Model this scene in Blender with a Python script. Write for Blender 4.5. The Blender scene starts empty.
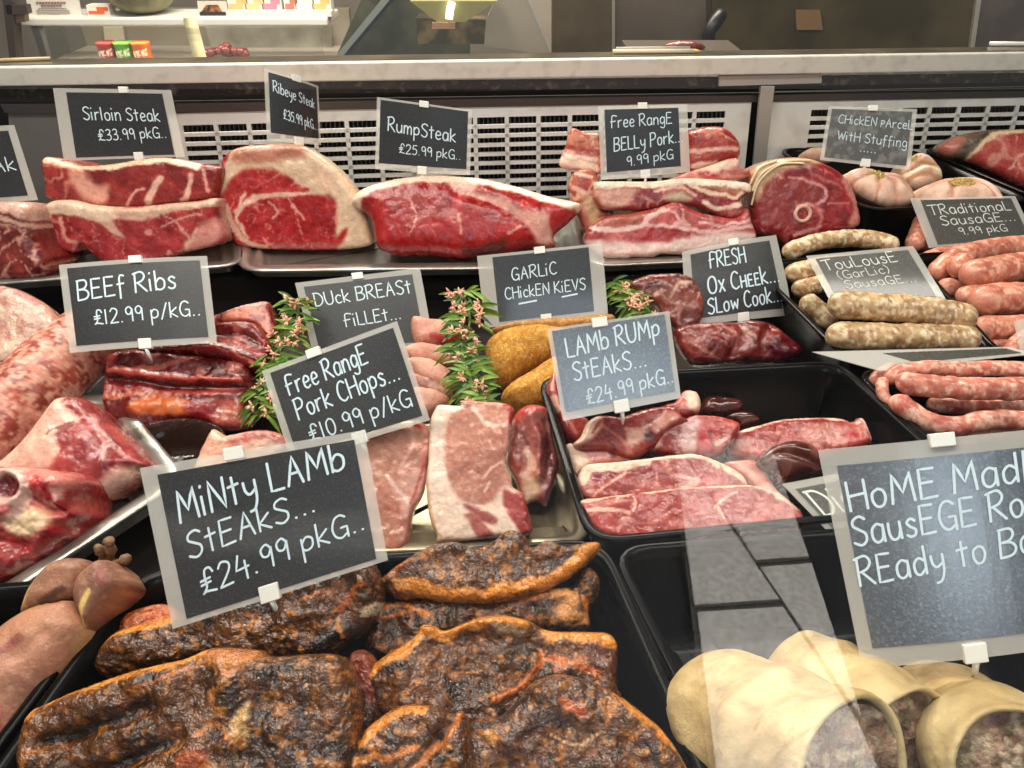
import bpy, math, random
import numpy as np
from mathutils import Vector
from mathutils.geometry import delaunay_2d_cdt

# ------------------------------------------------------------------ camera
SC = bpy.context.scene
COL = SC.collection
F = 760.0                      # focal length in pixels of the 1024x768 frame
PITCH = math.radians(34.0)
CAM = np.array([0.0, 0.0, 1.40])
cd = bpy.data.cameras.new('camera')
cam = bpy.data.objects.new('camera', cd)
COL.objects.link(cam)
cam.location = CAM
cam.rotation_euler = (math.pi / 2 - PITCH, 0, 0)
cd.sensor_width = 36.0
cd.lens = F / 1024 * 36.0
cd.clip_start = 0.02
SC.camera = cam

# ------------------------------------------------------------------ light, exposure
SC.view_settings.view_transform = 'Standard'
SC.view_settings.look = 'None'
SC.view_settings.gamma = 1.0
SC.view_settings.use_curve_mapping = False
SC.view_settings.exposure = 0.28

w = bpy.data.worlds.new('street_sky')
SC.world = w
w.use_nodes = True
nt = w.node_tree
bg = nt.nodes['Background']
bg.inputs['Color'].default_value = (1.0, 0.97, 0.93, 1)
bg.inputs['Strength'].default_value = 0.30


SKYP = (0.3, -1.6, 2.3)          # bright patch of sky above the street, mirrored by some cards


def area(name, loc, size, power, color, rot=(0, 0, 0)):
    l = bpy.data.lights.new(name, 'AREA')
    l.shape = 'RECTANGLE'
    l.size, l.size_y = size
    l.energy = power
    l.color = color
    o = bpy.data.objects.new(name, l)
    COL.objects.link(o)
    o.location = loc
    o.rotation_euler = rot
    return o


area('case_tube_light', (0, 0.42, 2.05), (2.2, 0.08), 14.5, (1, 0.94, 0.84), (math.radians(12), 0, 0))
area('ceiling_strip_light', (-0.7, 1.1, 2.5), (0.5, 1.4), 18, (1, 0.93, 0.82))
area('aisle_strip_light', (-0.3, 2.4, 2.5), (2.4, 0.3), 85, (1, 0.92, 0.80))
area('shop_window_daylight', SKYP, (.62, .42), 6.6, (0.70, 0.83, 1.0), (math.radians(62), 0, 0))
area('street_daylight', (.45, -.95, .82), (1.5, 1.3), 42, (0.97, 0.98, 1.0)).data.spread = math.radians(110)

ZD, ZS = 0.905, 0.930            # front deck, raised back shelf

# ------------------------------------------------------------------ pixel -> place
SP, CP = math.sin(PITCH), math.cos(PITCH)
FWD = np.array([0, CP, -SP])
UP = np.array([0, SP, CP])
RT = np.array([1.0, 0, 0])


def rays(px):
    px = np.asarray(px, float).reshape(-1, 2)
    return FWD + np.outer((px[:, 0] - 512) / F, RT) - np.outer((px[:, 1] - 384) / F, UP)


def atY(px, py, Y):
    d = rays([[px, py]])[0]
    return CAM + d * (Y / d[1])


def atZ(px, py, Z):
    d = rays([[px, py]])[0]
    return CAM + d * ((Z - CAM[2]) / d[2])


def at(a):
    """anchor (px, py, 'Y'|'Z', value) -> world point"""
    return atY(a[0], a[1], a[3]) if a[2] == 'Y' else atZ(a[0], a[1], a[3])


def on_plane(px, P0, n):
    d = rays(px)
    t = ((P0 - CAM) @ n) / (d @ n)
    return CAM + d * t[:, None]


def normal(tilt, yaw=0):
    """tilt 0 faces the customer, 90 faces the ceiling; yaw turns it towards +x"""
    t, y = math.radians(tilt), math.radians(yaw)
    return np.array([math.cos(t) * math.sin(y), -math.cos(t) * math.cos(y), math.sin(t)])


def K(x0, y0, s, pts):
    """coordinates read off an enlarged crop -> frame pixels"""
    return [(x0 + p[0] * s, y0 + p[1] * s) for p in pts]


S3 = 350 / 1024
A1 = lambda *p: K(0, 0, S3, p)
A2 = lambda *p: K(330, 0, S3, p)
A3 = lambda *p: K(674, 0, S3, p)
B1 = lambda *p: K(0, 250, S3, p)
B2 = lambda *p: K(330, 250, S3, p)
B3 = lambda *p: K(674, 250, S3, p)
C1 = lambda *p: K(0, 506, S3, p)
C2 = lambda *p: K(330, 506, S3, p)
D1 = lambda *p: K(774, 200, .2448, p)
D2 = lambda *p: K(834, 330, .18627, p)
D3 = lambda *p: K(540, 370, .1953, p)
D4 = lambda *p: K(690, 380, .1953, p)
D5 = lambda *p: K(550, 110, .2057, p)
D6 = lambda *p: K(390, 270, .2637, p)
D7 = lambda *p: K(80, 290, .2344, p)
E2 = lambda *p: K(250, 520, .1953, p)
E3 = lambda *p: K(330, 520, .293, p)
E4 = lambda *p: K(320, 600, .381, p)
E5 = lambda *p: K(420, 390, .211, p)
E6 = lambda *p: K(630, 580, .3848, p)
F1 = lambda *p: K(780, 100, .2383, p)
G1 = lambda *p: K(0, 400, .1953, p)

# ------------------------------------------------------------------ noise
_T = np.random.RandomState(7).rand(64, 64, 64)


def vn(P):
    i = np.floor(P).astype(int)
    f = P - i
    f = f * f * (3 - 2 * f)
    i0, i1 = i & 63, (i + 1) & 63
    r = 0
    for a in (0, 1):
        for b in (0, 1):
            for c in (0, 1):
                wgt = (f[:, 0] if a else 1 - f[:, 0]) * (f[:, 1] if b else 1 - f[:, 1]) * (f[:, 2] if c else 1 - f[:, 2])
                r = r + wgt * _T[(i1 if a else i0)[:, 0], (i1 if b else i0)[:, 1], (i1 if c else i0)[:, 2]]
    return r


def fbm(P, o=3):
    s, a, t = 0, 1.0, 0
    for k in range(o):
        s = s + a * vn(P * 2 ** k + 17.3 * k)
        t += a
        a *= .5
    return s / t


def lin(c):
    c = np.asarray(c, float) / 255
    return np.where(c <= .04045, c / 12.92, ((c + .055) / 1.055) ** 2.4)


def sm(x, a, b):
    t = np.clip((x - a) / (b - a), 0, 1)
    return t * t * (3 - 2 * t)


# ------------------------------------------------------------------ 2D helpers
def catmull(pts, closed=True, step=2.0):
    p = np.asarray(pts, float)
    n = len(p)
    out = []
    rng = range(n) if closed else range(n - 1)
    for i in rng:
        if closed:
            a, b, c, d = p[i - 1], p[i], p[(i + 1) % n], p[(i + 2) % n]
        else:
            a, b, c, d = p[max(i - 1, 0)], p[i], p[i + 1], p[min(i + 2, n - 1)]
        k = max(1, int(round(np.linalg.norm((c - b)[:2]) / step)))
        for j in range(k):
            t = j / k
            out.append(.5 * (2 * b + (c - a) * t + (2 * a - 5 * b + 4 * c - d) * t * t + (3 * b - a - 3 * c + d) * t ** 3))
    if not closed:
        out.append(p[-1])
    return np.array(out)


def seg_dist(P, poly, closed):
    poly = np.asarray(poly, float)
    A = poly if closed else poly[:-1]
    B = np.roll(poly, -1, 0) if closed else poly[1:]
    best = np.full(len(P), 1e9)
    for a, b in zip(A, B):
        ab = b - a
        L = ab @ ab
        t = np.clip(((P - a) @ ab) / (L if L > 1e-12 else 1), 0, 1)
        best = np.minimum(best, np.hypot(*(P - a - t[:, None] * ab).T))
    return best


def inside(P, poly):
    poly = np.asarray(poly, float)
    x, y = P[:, 0], P[:, 1]
    r = np.zeros(len(P), bool)
    j = len(poly) - 1
    for i in range(len(poly)):
        xi, yi = poly[i]
        xj, yj = poly[j]
        if yi != yj:
            c = ((yi > y) != (yj > y)) & (x < (xj - xi) * (y - yi) / (yj - yi) + xi)
            r ^= c
        j = i
    return r


# ------------------------------------------------------------------ objects
def props(o, label=None, cat=None, group=None, kind=None):
    if label: o['label'] = label
    if cat: o['category'] = cat
    if group: o['group'] = group
    if kind: o['kind'] = kind
    return o


def wloc(o):
    v = np.array(o.location)
    while o.parent:
        o = o.parent
        v = v + np.array(o.location)
    return v


def mk(name, V, faces, mat, parent=None, cols=None, smooth=True, origin=None):
    V = np.asarray(V, float)
    me = bpy.data.meshes.new(name)
    if origin is None:
        origin = wloc(parent) if parent else np.array([*(V[:, :2].min(0) + V[:, :2].max(0)) / 2, V[:, 2].min()])
    L = V - origin
    me.from_pydata(L.tolist(), [], [tuple(int(i) for i in f) for f in faces])
    if cols is not None:
        at_ = me.color_attributes.new('Col', 'FLOAT_COLOR', 'POINT')
        c = np.ones((len(V), 4))
        c[:, :3] = cols
        at_.data.foreach_set('color', c.ravel())
    if smooth:
        me.polygons.foreach_set('use_smooth', [True] * len(me.polygons))
    me.materials.append(mat)
    me.validate()
    me.update()
    o = bpy.data.objects.new(name, me)
    COL.objects.link(o)
    if parent:
        o.parent = parent
        o.location = origin - wloc(parent)
    else:
        o.location = origin
    return o


def empty(name, loc, label, cat, group=None):
    o = bpy.data.objects.new(name, None)
    COL.objects.link(o)
    o.location = loc
    o.empty_display_size = .02
    return props(o, label, cat, group)


class MB:
    def __init__(s):
        s.v, s.f = [], []

    def add(s, V, Fc):
        b = len(s.v)
        s.v += [tuple(p) for p in V]
        s.f += [tuple(b + i for i in f) for f in Fc]

    def box(s, lo, hi):
        x0, y0, z0 = lo
        x1, y1, z1 = hi
        s.add([(x0, y0, z0), (x1, y0, z0), (x1, y1, z0), (x0, y1, z0), (x0, y0, z1), (x1, y0, z1), (x1, y1, z1), (x0, y1, z1)],
              [(0, 3, 2, 1), (4, 5, 6, 7), (0, 1, 5, 4), (1, 2, 6, 5), (2, 3, 7, 6), (3, 0, 4, 7)])

    def prism(s, quad, ext):
        """closed quad/polygon pushed along ext"""
        q = [np.asarray(p, float) for p in quad]
        n = len(q)
        e = np.asarray(ext, float)
        s.add(q + [p + e for p in q], [tuple(range(n - 1, -1, -1)), tuple(range(n, 2 * n))] +
              [(i, (i + 1) % n, n + (i + 1) % n, n + i) for i in range(n)])

    def tube(s, path, r, n=8, cap=True):
        V, Fc = tube_mesh(path, r, n)
        s.add(V, Fc)

    def build(s, name, mat, parent=None, smooth=False, bevel=0):
        if not s.v: return None
        o = mk(name, s.v, s.f, mat, parent, smooth=smooth)
        if bevel:
            m = o.modifiers.new('bevel', 'BEVEL')
            m.width = bevel
            m.segments = 2
            m.limit_method = 'ANGLE'
        return o


def tube_mesh(path, rad, n=10, flat=1.0):
    P = np.asarray(path, float)
    m = len(P)
    R = np.full(m, float(rad)) if np.isscalar(rad) else np.asarray(rad, float)
    T = np.gradient(P, axis=0)
    T /= np.linalg.norm(T, axis=1)[:, None] + 1e-12
    a = np.array([0, 0, 1.0]) if abs(T[0][2]) < .9 else np.array([1.0, 0, 0])
    N = a - (a @ T[0]) * T[0]
    N /= np.linalg.norm(N)
    V = []
    for i in range(m):
        N = N - (N @ T[i]) * T[i]
        N /= np.linalg.norm(N) + 1e-12
        Bn = np.cross(T[i], N)
        for k in range(n):
            th = 2 * math.pi * k / n
            V.append(P[i] + R[i] * (math.cos(th) * N * flat + math.sin(th) * Bn))
    Fc = [(i * n + k, i * n + (k + 1) % n, (i + 1) * n + (k + 1) % n, (i + 1) * n + k) for i in range(m - 1) for k in range(n)]
    Fc += [tuple(range(n - 1, -1, -1)), tuple((m - 1) * n + k for k in range(n))]
    return np.array(V), Fc


# ------------------------------------------------------------------ materials
def nodes(m):
    m.use_nodes = True
    return m.node_tree.nodes, m.node_tree.links, m.node_tree.nodes['Principled BSDF']


def plain(name, rgb, rough=.5, metal=0, spec=.5, bump=None, vary=None, coat=0, crough=.08):
    m = bpy.data.materials.new(name)
    N, L, b = nodes(m)
    c = (*lin(rgb), 1)
    b.inputs['Base Color'].default_value = c
    b.inputs['Roughness'].default_value = rough
    b.inputs['Metallic'].default_value = metal
    b.inputs['Specular IOR Level'].default_value = spec
    b.inputs['Coat Weight'].default_value = coat
    b.inputs['Coat Roughness'].default_value = crough
    if vary or bump:
        tc = N.new('ShaderNodeTexCoord')
    if vary:                                       # (scale, other colour, low, high)
        n = N.new('ShaderNodeTexNoise')
        n.inputs['Scale'].default_value = vary[0]
        n.inputs['Detail'].default_value = 5
        L.new(tc.outputs['Object'], n.inputs['Vector'])
        r = N.new('ShaderNodeMapRange')
        r.inputs['From Min'].default_value = vary[2]
        r.inputs['From Max'].default_value = vary[3]
        L.new(n.outputs['Fac'], r.inputs['Value'])
        mx = N.new('ShaderNodeMix')
        mx.data_type = 'RGBA'
        mx.inputs['A'].default_value = c
        mx.inputs['B'].default_value = (*lin(vary[1]), 1)
        L.new(r.outputs['Result'], mx.inputs['Factor'])
        L.new(mx.outputs['Result'], b.inputs['Base Color'])
    if bump:                                       # (scale, strength, distance)
        n = N.new('ShaderNodeTexNoise')
        n.inputs['Scale'].default_value = bump[0]
        n.inputs['Detail'].default_value = 4
        L.new(tc.outputs['Object'], n.inputs['Vector'])
        bp = N.new('ShaderNodeBump')
        bp.inputs['Strength'].default_value = bump[1]
        bp.inputs['Distance'].default_value = bump[2]
        L.new(n.outputs['Fac'], bp.inputs['Height'])
        L.new(bp.outputs['Normal'], b.inputs['Normal'])
    return m


def flesh(name, rough, bump, coat=.0, grain=None, spec=.5, rvar=.15, det=6):
    """surface that takes its colour from the piece's own pattern; bump = (scale, strength, dist); grain = (scale, amount)"""
    m = bpy.data.materials.new(name)
    N, L, b = nodes(m)
    A = N.new('ShaderNodeAttribute')
    A.attribute_name = 'Col'
    tc = N.new('ShaderNodeTexCoord')
    n = N.new('ShaderNodeTexNoise')
    n.inputs['Scale'].default_value = bump[0]
    n.inputs['Detail'].default_value = det
    n.inputs['Roughness'].default_value = .55
    L.new(tc.outputs['Object'], n.inputs['Vector'])
    bp = N.new('ShaderNodeBump')
    bp.inputs['Strength'].default_value = bump[1]
    bp.inputs['Distance'].default_value = bump[2]
    L.new(n.outputs['Fac'], bp.inputs['Height'])
    L.new(bp.outputs['Normal'], b.inputs['Normal'])
    L.new(bp.outputs['Normal'], b.inputs['Coat Normal'])
    src = A.outputs['Color']
    if grain:
        g = N.new('ShaderNodeTexNoise')
        g.inputs['Scale'].default_value = grain[0]
        g.inputs['Detail'].default_value = 3
        L.new(tc.outputs['Object'], g.inputs['Vector'])
        r = N.new('ShaderNodeMapRange')
        r.inputs['From Min'].default_value = .3
        r.inputs['From Max'].default_value = .7
        r.inputs['To Min'].default_value = 1 - grain[1]
        r.inputs['To Max'].default_value = 1 + grain[1]
        L.new(g.outputs['Fac'], r.inputs['Value'])
        mx = N.new('ShaderNodeVectorMath')
        mx.operation = 'SCALE'
        L.new(src, mx.inputs[0])
        L.new(r.outputs['Result'], mx.inputs['Scale'])
        src = mx.outputs['Vector']
    L.new(src, b.inputs['Base Color'])
    r2 = N.new('ShaderNodeMapRange')
    r2.inputs['From Min'].default_value = .35
    r2.inputs['From Max'].default_value = .65
    r2.inputs['To Min'].default_value = max(.05, rough - rvar)
    r2.inputs['To Max'].default_value = rough + rvar
    L.new(n.outputs['Fac'], r2.inputs['Value'])
    L.new(r2.outputs['Result'], b.inputs['Roughness'])
    b.inputs['Specular IOR Level'].default_value = spec
    b.inputs['Coat Weight'].default_value = coat
    b.inputs['Coat Roughness'].default_value = .08
    return m


MEAT = flesh('raw_meat', .27, (120, .6, .0026), coat=.35, grain=(240, .10), spec=.5, rvar=.14, det=4)
OFFAL = flesh('offal', .22, (120, .15, .001), coat=.5, grain=(300, .08), rvar=.08)
MARI = flesh('marinated_meat', .16, (190, .9, .0045), coat=.22, grain=(520, .4), rvar=.10, spec=.6, det=3)
SAUS = flesh('sausage_skin', .38, (300, .25, .001), coat=.2, grain=(500, .12))
CRUMB = flesh('breadcrumb', .8, (750, 1.0, .003), grain=(800, .35), spec=.2)
SKIN = flesh('bird_skin', .5, (500, .6, .0012), coat=.05, grain=(450, .1))
PASTRY = flesh('raw_pastry', .55, (70, .6, .005), coat=.05, grain=(60, .06))
FILL = flesh('sausage_filling', .4, (260, 1.0, .004), coat=.2, grain=(300, .25))
WRAPPED = flesh('shrink_wrapped_meat', .15, (45, 1.0, .008), coat=.9, grain=(200, .1), rvar=.08)


# ------------------------------------------------------------------ colouring of pieces
def paint(px, W, d, spec, seed):
    """own pattern of a cut: lean colour, marbling, fat rims, seams, bone"""
    o = np.array([seed * 3.1, seed * 1.7, seed * .9])
    b0, b1 = lin(spec['base'][0]), lin(spec['base'][1])
    s = spec.get('bs', 60)
    t = sm(fbm(W * s + o, 3), .3, .7)
    C = b0 + (b1 - b0) * t[:, None]
    for (fr, lo, hi, col, amt) in spec.get('spots', []):
        k = sm(fbm(W * fr + o * 1.3 + fr, 2), lo, hi) * amt
        C = C + (lin(col) - C) * k[:, None]
    for (fr, wid, col, amt) in spec.get('veins', []):
        q = W * fr + o + 2.2 * np.stack([fbm(W * fr * .5 + 9 + k * 5, 2) for k in range(3)], 1)
        r = np.abs(fbm(q, 2) - .5)
        gate = sm(fbm(W * fr * .35 + 31, 2), .30, .55)
        k = (1 - sm(r, wid * .4, wid)) * amt * gate
        C = C + (lin(col) - C) * k[:, None]
    tone = (.70 + .6 * fbm(W * 45 + o * 2, 3)) * (.82 + .36 * fbm(W * np.array([170, 170, 170]) + o, 2))
    C = C * np.clip(tone, .45, 1.35)[:, None]
    if px is not None:
        wob = np.stack([fbm(W * 90 + 3, 2), fbm(W * 90 + 57, 2), 0 * d], 1)[:, :2] - .5
        Q = px + wob * spec.get('wob', 5)
        for (poly, col, soft) in spec.get('areas', []):
            poly = catmull(poly, True, 4) if len(poly) > 3 else np.asarray(poly)
            sd = seg_dist(Q, poly, True) * np.where(inside(Q, poly), 1, -1)
            k = sm(sd, -soft, soft)
            c1 = lin(col)
            tone = .72 + .5 * fbm(W * 80 + 5, 3)
            blush = .22 * sm(fbm(W * 65 + 77, 3), .48, .68)[:, None]
            c1 = c1 * tone[:, None]
            c1 = c1 + (c1 * np.array([.92, .62, .55]) - c1) * blush
            C = C + (c1 - C) * k[:, None]
        for (pl, wid, col) in spec.get('lines', []):
            dd = seg_dist(Q, catmull(pl, False, 4), False)
            k = 1 - sm(dd, wid * .35, wid * .75)
            C = C + (lin(col) - C) * k[:, None]
        for (pl, wid, col) in spec.get('rims', []):
            dd = seg_dist(Q, catmull(pl, False, 4), False)
            k = 1 - sm(dd, wid * .8, wid * 1.15)
            tone = .74 + .46 * fbm(W * 90 + 8, 3)
            C = C + (lin(col) * tone[:, None] - C) * k[:, None]
    sat = np.clip((C[:, 0] - C[:, 1]) / (C[:, 0] + 1e-6) - .35, 0, 1)[:, None]
    C = C * (1 - sat * spec.get('deep', .55) * np.array([.75, 1.0, 1.15]))
    if 'edge' in spec:                                 # (width px, colour) all round
        wd, col = spec['edge']
        k = (1 - sm(d, wd * .6, wd * 1.1))
        C = C + (lin(col) - C) * k[:, None]
    for (fr, lo, col, amt) in spec.get('flecks', []):
        k = sm(vn(W * fr + o), lo, lo + .08) * amt
        C = C + (lin(col) - C) * k[:, None]
    return np.clip(C, 0, 1)


_seed = [0]


def lump(name, outline, anchor, tilt, thick, bulge, R, spec, mat, label=None, cat=None, group=None, parent=None,
         yaw=0, ext=None, step=2.0, amp=.0015, freq=60, back=.85, swell=0.0, shape=None):
    """a piece of meat: the outline of its visible face stands on a plane at its own distance, swells towards its
    middle by bulge and is thick metres deep"""
    _seed[0] += 1
    sd = _seed[0]
    n = normal(tilt, yaw)
    P0 = at(anchor)
    if mat is MEAT and bulge < .024:
        bulge *= .75; R *= .72; amp *= 1.25
    if ext is None and P0[1] > .93:
        ext = np.array([-n[0], abs(n[1]), -.34]); ext = ext / np.linalg.norm(ext) * thick
    ring = catmull(outline, True, step)
    x0, y0 = ring.min(0)
    x1, y1 = ring.max(0)
    rs = np.random.RandomState(sd)
    gx, gy = np.meshgrid(np.arange(x0, x1, step), np.arange(y0, y1, step * .87))
    gx = gx + (np.arange(gx.shape[0]) % 2)[:, None] * step * .5
    G = np.stack([gx.ravel(), gy.ravel()], 1) + rs.uniform(-.15, .15, (gx.size, 2)) * step
    G = G[inside(G, ring)]
    G = G[seg_dist(G, ring, True) > step * .6]
    nr = len(ring)
    allp = np.vstack([ring, G])
    vs, _, fs, *_r = delaunay_2d_cdt([Vector(p) for p in allp], [(i, (i + 1) % nr) for i in range(nr)], [], 1, 1e-5)
    px = np.array([tuple(v) for v in vs])
    d = seg_dist(px, ring, True)
    Wp = on_plane(px, P0, n)
    t = np.clip(d / R, 0, 1)
    prof = np.sqrt(np.clip(1 - (1 - t) ** 2, 0, 1))
    h = bulge * prof + amp * 2.6 * (fbm(Wp * freq + sd, 4) - .5) * np.minimum(1, t * 2)
    if shape:
        for (pl, wid, hh) in shape:                     # ridges and grooves along the face
            dd = seg_dist(px, catmull(pl, False, 4), False)
            h = h + hh * np.exp(-(dd / wid) ** 2) * np.minimum(1, t * 3)
    # push towards the viewer along the normal, kept on the sight line so the outline stays where it was traced
    V = Wp + n * h[:, None]
    C = paint(px, V, d, spec, sd)
    e = -n * thick if ext is None else np.asarray(ext, float)
    rp = on_plane(ring, P0, n)
    # ring vertices inside the triangulation
    flo = ZS + .004 if P0[1] > .93 else ZD + .005
    V[:, 2] = np.maximum(V[:, 2], flo)
    idx = []
    for q in ring:
        idx.append(int(np.argmin(((px - q) ** 2).sum(1))))
    cen = rp.mean(0)
    rings, rcol = [], []
    base_c = C[idx]
    sidec = lin(spec['side']) if 'side' in spec else None
    for k, tt in enumerate((.12, .35, .65, .9, 1.0)):
        sc = 1 + swell * math.sin(math.pi * min(tt, 1)) - (1 - back) * tt ** 2.5
        q = cen + (rp - cen) * sc + e * tt + (amp * 1.2 * (fbm(rp * freq + tt * 9 + sd, 2) - .5))[:, None] * n
        q[:, 2] = np.maximum(q[:, 2], flo)
        rings.append(q)
        if sidec is not None:
            tn = .75 + .5 * fbm(q * 70 + sd, 3)
            c = sidec * tn[:, None]
            c = base_c + (c - base_c) * min(1, tt * 4)
        else:
            tn = .8 + .4 * fbm(q * 70 + sd, 3)
            c = base_c * tn[:, None]
        rcol.append(np.clip(c, 0, 1))
    nv = len(V)
    faces = []
    for f in fs:
        a, b, c = (px[f[0]], px[f[1]], px[f[2]])
        ar = (b[0] - a[0]) * (c[1] - a[1]) - (b[1] - a[1]) * (c[0] - a[0])
        faces.append(tuple(f) if ar < 0 else tuple(reversed(f)))       # image y runs down
    area_ = .5 * np.sum(ring[:, 0] * np.roll(ring[:, 1], -1) - np.roll(ring[:, 0], -1) * ring[:, 1])
    prev = idx
    for k in range(len(rings)):
        cur = [nv + k * nr + i for i in range(nr)]
        for i in range(nr):
            j = (i + 1) % nr
            q = (prev[i], prev[j], cur[j], cur[i])
            faces.append(q if area_ > 0 else tuple(reversed(q)))
        prev = cur
    cap = tuple(prev) if area_ > 0 else tuple(reversed(prev))
    faces.append(cap)
    VV = np.vstack([V] + rings)
    CC = np.vstack([C] + rcol)
    o = mk(name, VV, faces, mat, parent, CC)
    return props(o, label, cat, group)


def sausage(name, path, r, anchor, tilt, spec, mat, label=None, cat=None, group=None, parent=None, yaw=0, ends=(1, 1),
            n=20, amp=.0012, lift=0):
    """path in frame pixels on a plane, r in pixels; rounded ends"""
    _seed[0] += 1
    sd = _seed[0]
    nn = normal(tilt, yaw)
    P0 = at(anchor)
    n = int(n * 1.9)
    c = catmull(path, False, 2.5)
    W = on_plane(c, P0, nn) + nn * lift
    depth = (W - CAM) @ FWD
    R = r * depth / F
    s = np.concatenate([[0], np.cumsum(np.linalg.norm(np.diff(W, axis=0), axis=1))])
    # resample evenly, denser at the ends
    rr = R.mean()
    L = s[-1]
    u = np.concatenate([rr * (1 - np.cos(np.linspace(0, math.pi / 2, 7)))[:-1] if ends[0] else [], np.linspace(rr if ends[0] else 0, L - (rr if ends[1] else 0), max(6, int(L / .0016))),
                        (L - rr * (1 - np.cos(np.linspace(0, math.pi / 2, 7)))[:-1][::-1]) if ends[1] else []])
    u = np.unique(np.clip(u, 0, L))
    P = np.stack([np.interp(u, s, W[:, k]) for k in range(3)], 1)
    Rv = np.interp(u, s, R)
    e = np.ones(len(u))
    if ends[0]: e = np.minimum(e, np.sqrt(np.clip(1 - (1 - np.clip(u / rr, 0, 1)) ** 2, .01, 1)))
    if ends[1]: e = np.minimum(e, np.sqrt(np.clip(1 - (1 - np.clip((L - u) / rr, 0, 1)) ** 2, .01, 1)))
    Rv = Rv * e * (1 + .10 * (fbm(P * 25 + sd, 2) - .5))
    V, Fc = tube_mesh(P, Rv, n)
    ctr = np.repeat(P, n, 0)
    rad = V - ctr
    V = V + rad / (np.linalg.norm(rad, axis=1)[:, None] + 1e-9) * (amp * 2 * (fbm(V * 110 + sd, 3) - .5))[:, None]
    C = paint(None, V, np.zeros(len(V)), spec, sd)
    if 'endcol' in spec:
        k = np.repeat(1 - sm(np.minimum(u, L - u), rr * .15, rr * .6), n)
        C = C + (lin(spec['endcol']) - C) * (k * .7)[:, None]
    o = mk(name, V, Fc, mat, parent, C)
    return props(o, label, cat, group)

# ------------------------------------------------------------------ surfaces
STEEL = plain('brushed_steel', (196, 192, 184), .3, .85, bump=(60, .12, .002), vary=(30, (160, 155, 146), .35, .7))
LEDGE = plain('worn_steel_edge', (214, 209, 198), .45, .25, bump=(140, .2, .001), vary=(45, (186, 179, 166), .5, .8))
VENT = plain('vent_metal', (222, 220, 214), .42, .35, vary=(22, (186, 182, 176), .5, .8))
BLACK = plain('black_plastic', (9, 9, 9), .25, 0, .14, bump=(180, .12, .001), vary=(26, (20, 20, 20), .55, .8))
DARKGLOSS = plain('dark_deck', (16, 14, 14), .16, 0, .4, vary=(14, (32, 28, 26), .5, .8))
SHADE = plain('dark_recess', (20, 18, 17), .75)
GRIME = plain('grimy_seal', (40, 37, 34), .5, 0, .5, bump=(90, .7, .004), vary=(60, (110, 104, 96), .55, .72))
OLIVE = plain('fridge_door_steel', (128, 114, 78), .38, .5, vary=(5, (84, 72, 46), .35, .65))
WALLP = plain('painted_wall', (150, 140, 128), .7, vary=(4, (132, 122, 110), .3, .7))
WHITE = plain('white_plastic', (236, 234, 226), .35)
CREAM = plain('cream_plastic', (238, 226, 178), .35)
PAVE_M = plain('paving_stone', (176, 168, 158), .85, vary=(40, (150, 143, 134), .3, .7), bump=(120, .4, .004))


def glassy(name, rgb, clear, rough=.05, tint=(1, 1, 1)):
    m = bpy.data.materials.new(name)
    N, L, b = nodes(m)
    out = N['Material Output']
    t = N.new('ShaderNodeBsdfTransparent')
    t.inputs['Color'].default_value = (*tint, 1)
    b.inputs['Base Color'].default_value = (*lin(rgb), 1)
    b.inputs['Roughness'].default_value = rough
    mx = N.new('ShaderNodeMixShader')
    mx.inputs['Fac'].default_value = 1 - clear
    L.new(t.outputs[0], mx.inputs[1])
    L.new(b.outputs[0], mx.inputs[2])
    L.new(mx.outputs[0], out.inputs['Surface'])
    return m


SLEEVE = glassy('laminate_edge', (232, 229, 222), .66, .10)
CLEARTUB = glassy('clear_tub', (70, 48, 40), .70, .06)
FARGLASS = glassy('counter_glass', (110, 118, 106), .86, .04)


def pane_glass(name):
    m = bpy.data.materials.new(name)
    N, L, b = nodes(m)
    out = N['Material Output']
    N.remove(b)
    t = N.new('ShaderNodeBsdfTransparent')
    t.inputs['Color'].default_value = (.97, .98, .97, 1)
    g = N.new('ShaderNodeBsdfGlossy')
    g.inputs['Roughness'].default_value = 0.0
    g.inputs['Color'].default_value = (1, 1, 1, 1)
    fr = N.new('ShaderNodeFresnel')
    fr.inputs['IOR'].default_value = 1.62
    mx = N.new('ShaderNodeMixShader')
    ge = N.new('ShaderNodeNewGeometry')
    sw = N.new('ShaderNodeMath'); sw.operation = 'SUBTRACT'; sw.inputs[0].default_value = 1.0
    L.new(ge.outputs['Backfacing'], sw.inputs[1])
    ml = N.new('ShaderNodeMath'); ml.operation = 'MULTIPLY'
    L.new(fr.outputs[0], ml.inputs[0]); L.new(sw.outputs[0], ml.inputs[1])
    L.new(ml.outputs[0], mx.inputs['Fac'])
    L.new(t.outputs[0], mx.inputs[1])
    L.new(g.outputs[0], mx.inputs[2])
    L.new(mx.outputs[0], out.inputs['Surface'])
    return m



# ------------------------------------------------------------------ room shell
b = MB(); b.box((-4, -0.1, -.05), (4, 5.0, 0)); props(b.build('floor', plain('shop_floor', (120, 112, 104), .5)), kind='structure')
b = MB(); b.box((-4, 4.6, 0), (4, 4.7, 2.7)); props(b.build('wall_back', WALLP), kind='structure')
b = MB(); b.box((-4.1, 0.2, 0), (-4, 4.7, 2.7)); props(b.build('wall_left', WALLP), kind='structure')
b = MB(); b.box((4, 0.2, 0), (4.1, 4.7, 2.7)); props(b.build('wall_right', WALLP), kind='structure')
b = MB(); b.box((-4, 0.2, 2.7), (4, 4.7, 2.8)); props(b.build('ceiling', plain('shop_ceiling', (120, 114, 106), .8)), kind='structure')

# ------------------------------------------------------------------ the chilled counter
case = empty('chilled_display_counter', (0, .7, 0), 'long chilled butcher counter with a steel ledge and slotted vent panels behind the meat', 'display counter')
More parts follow.
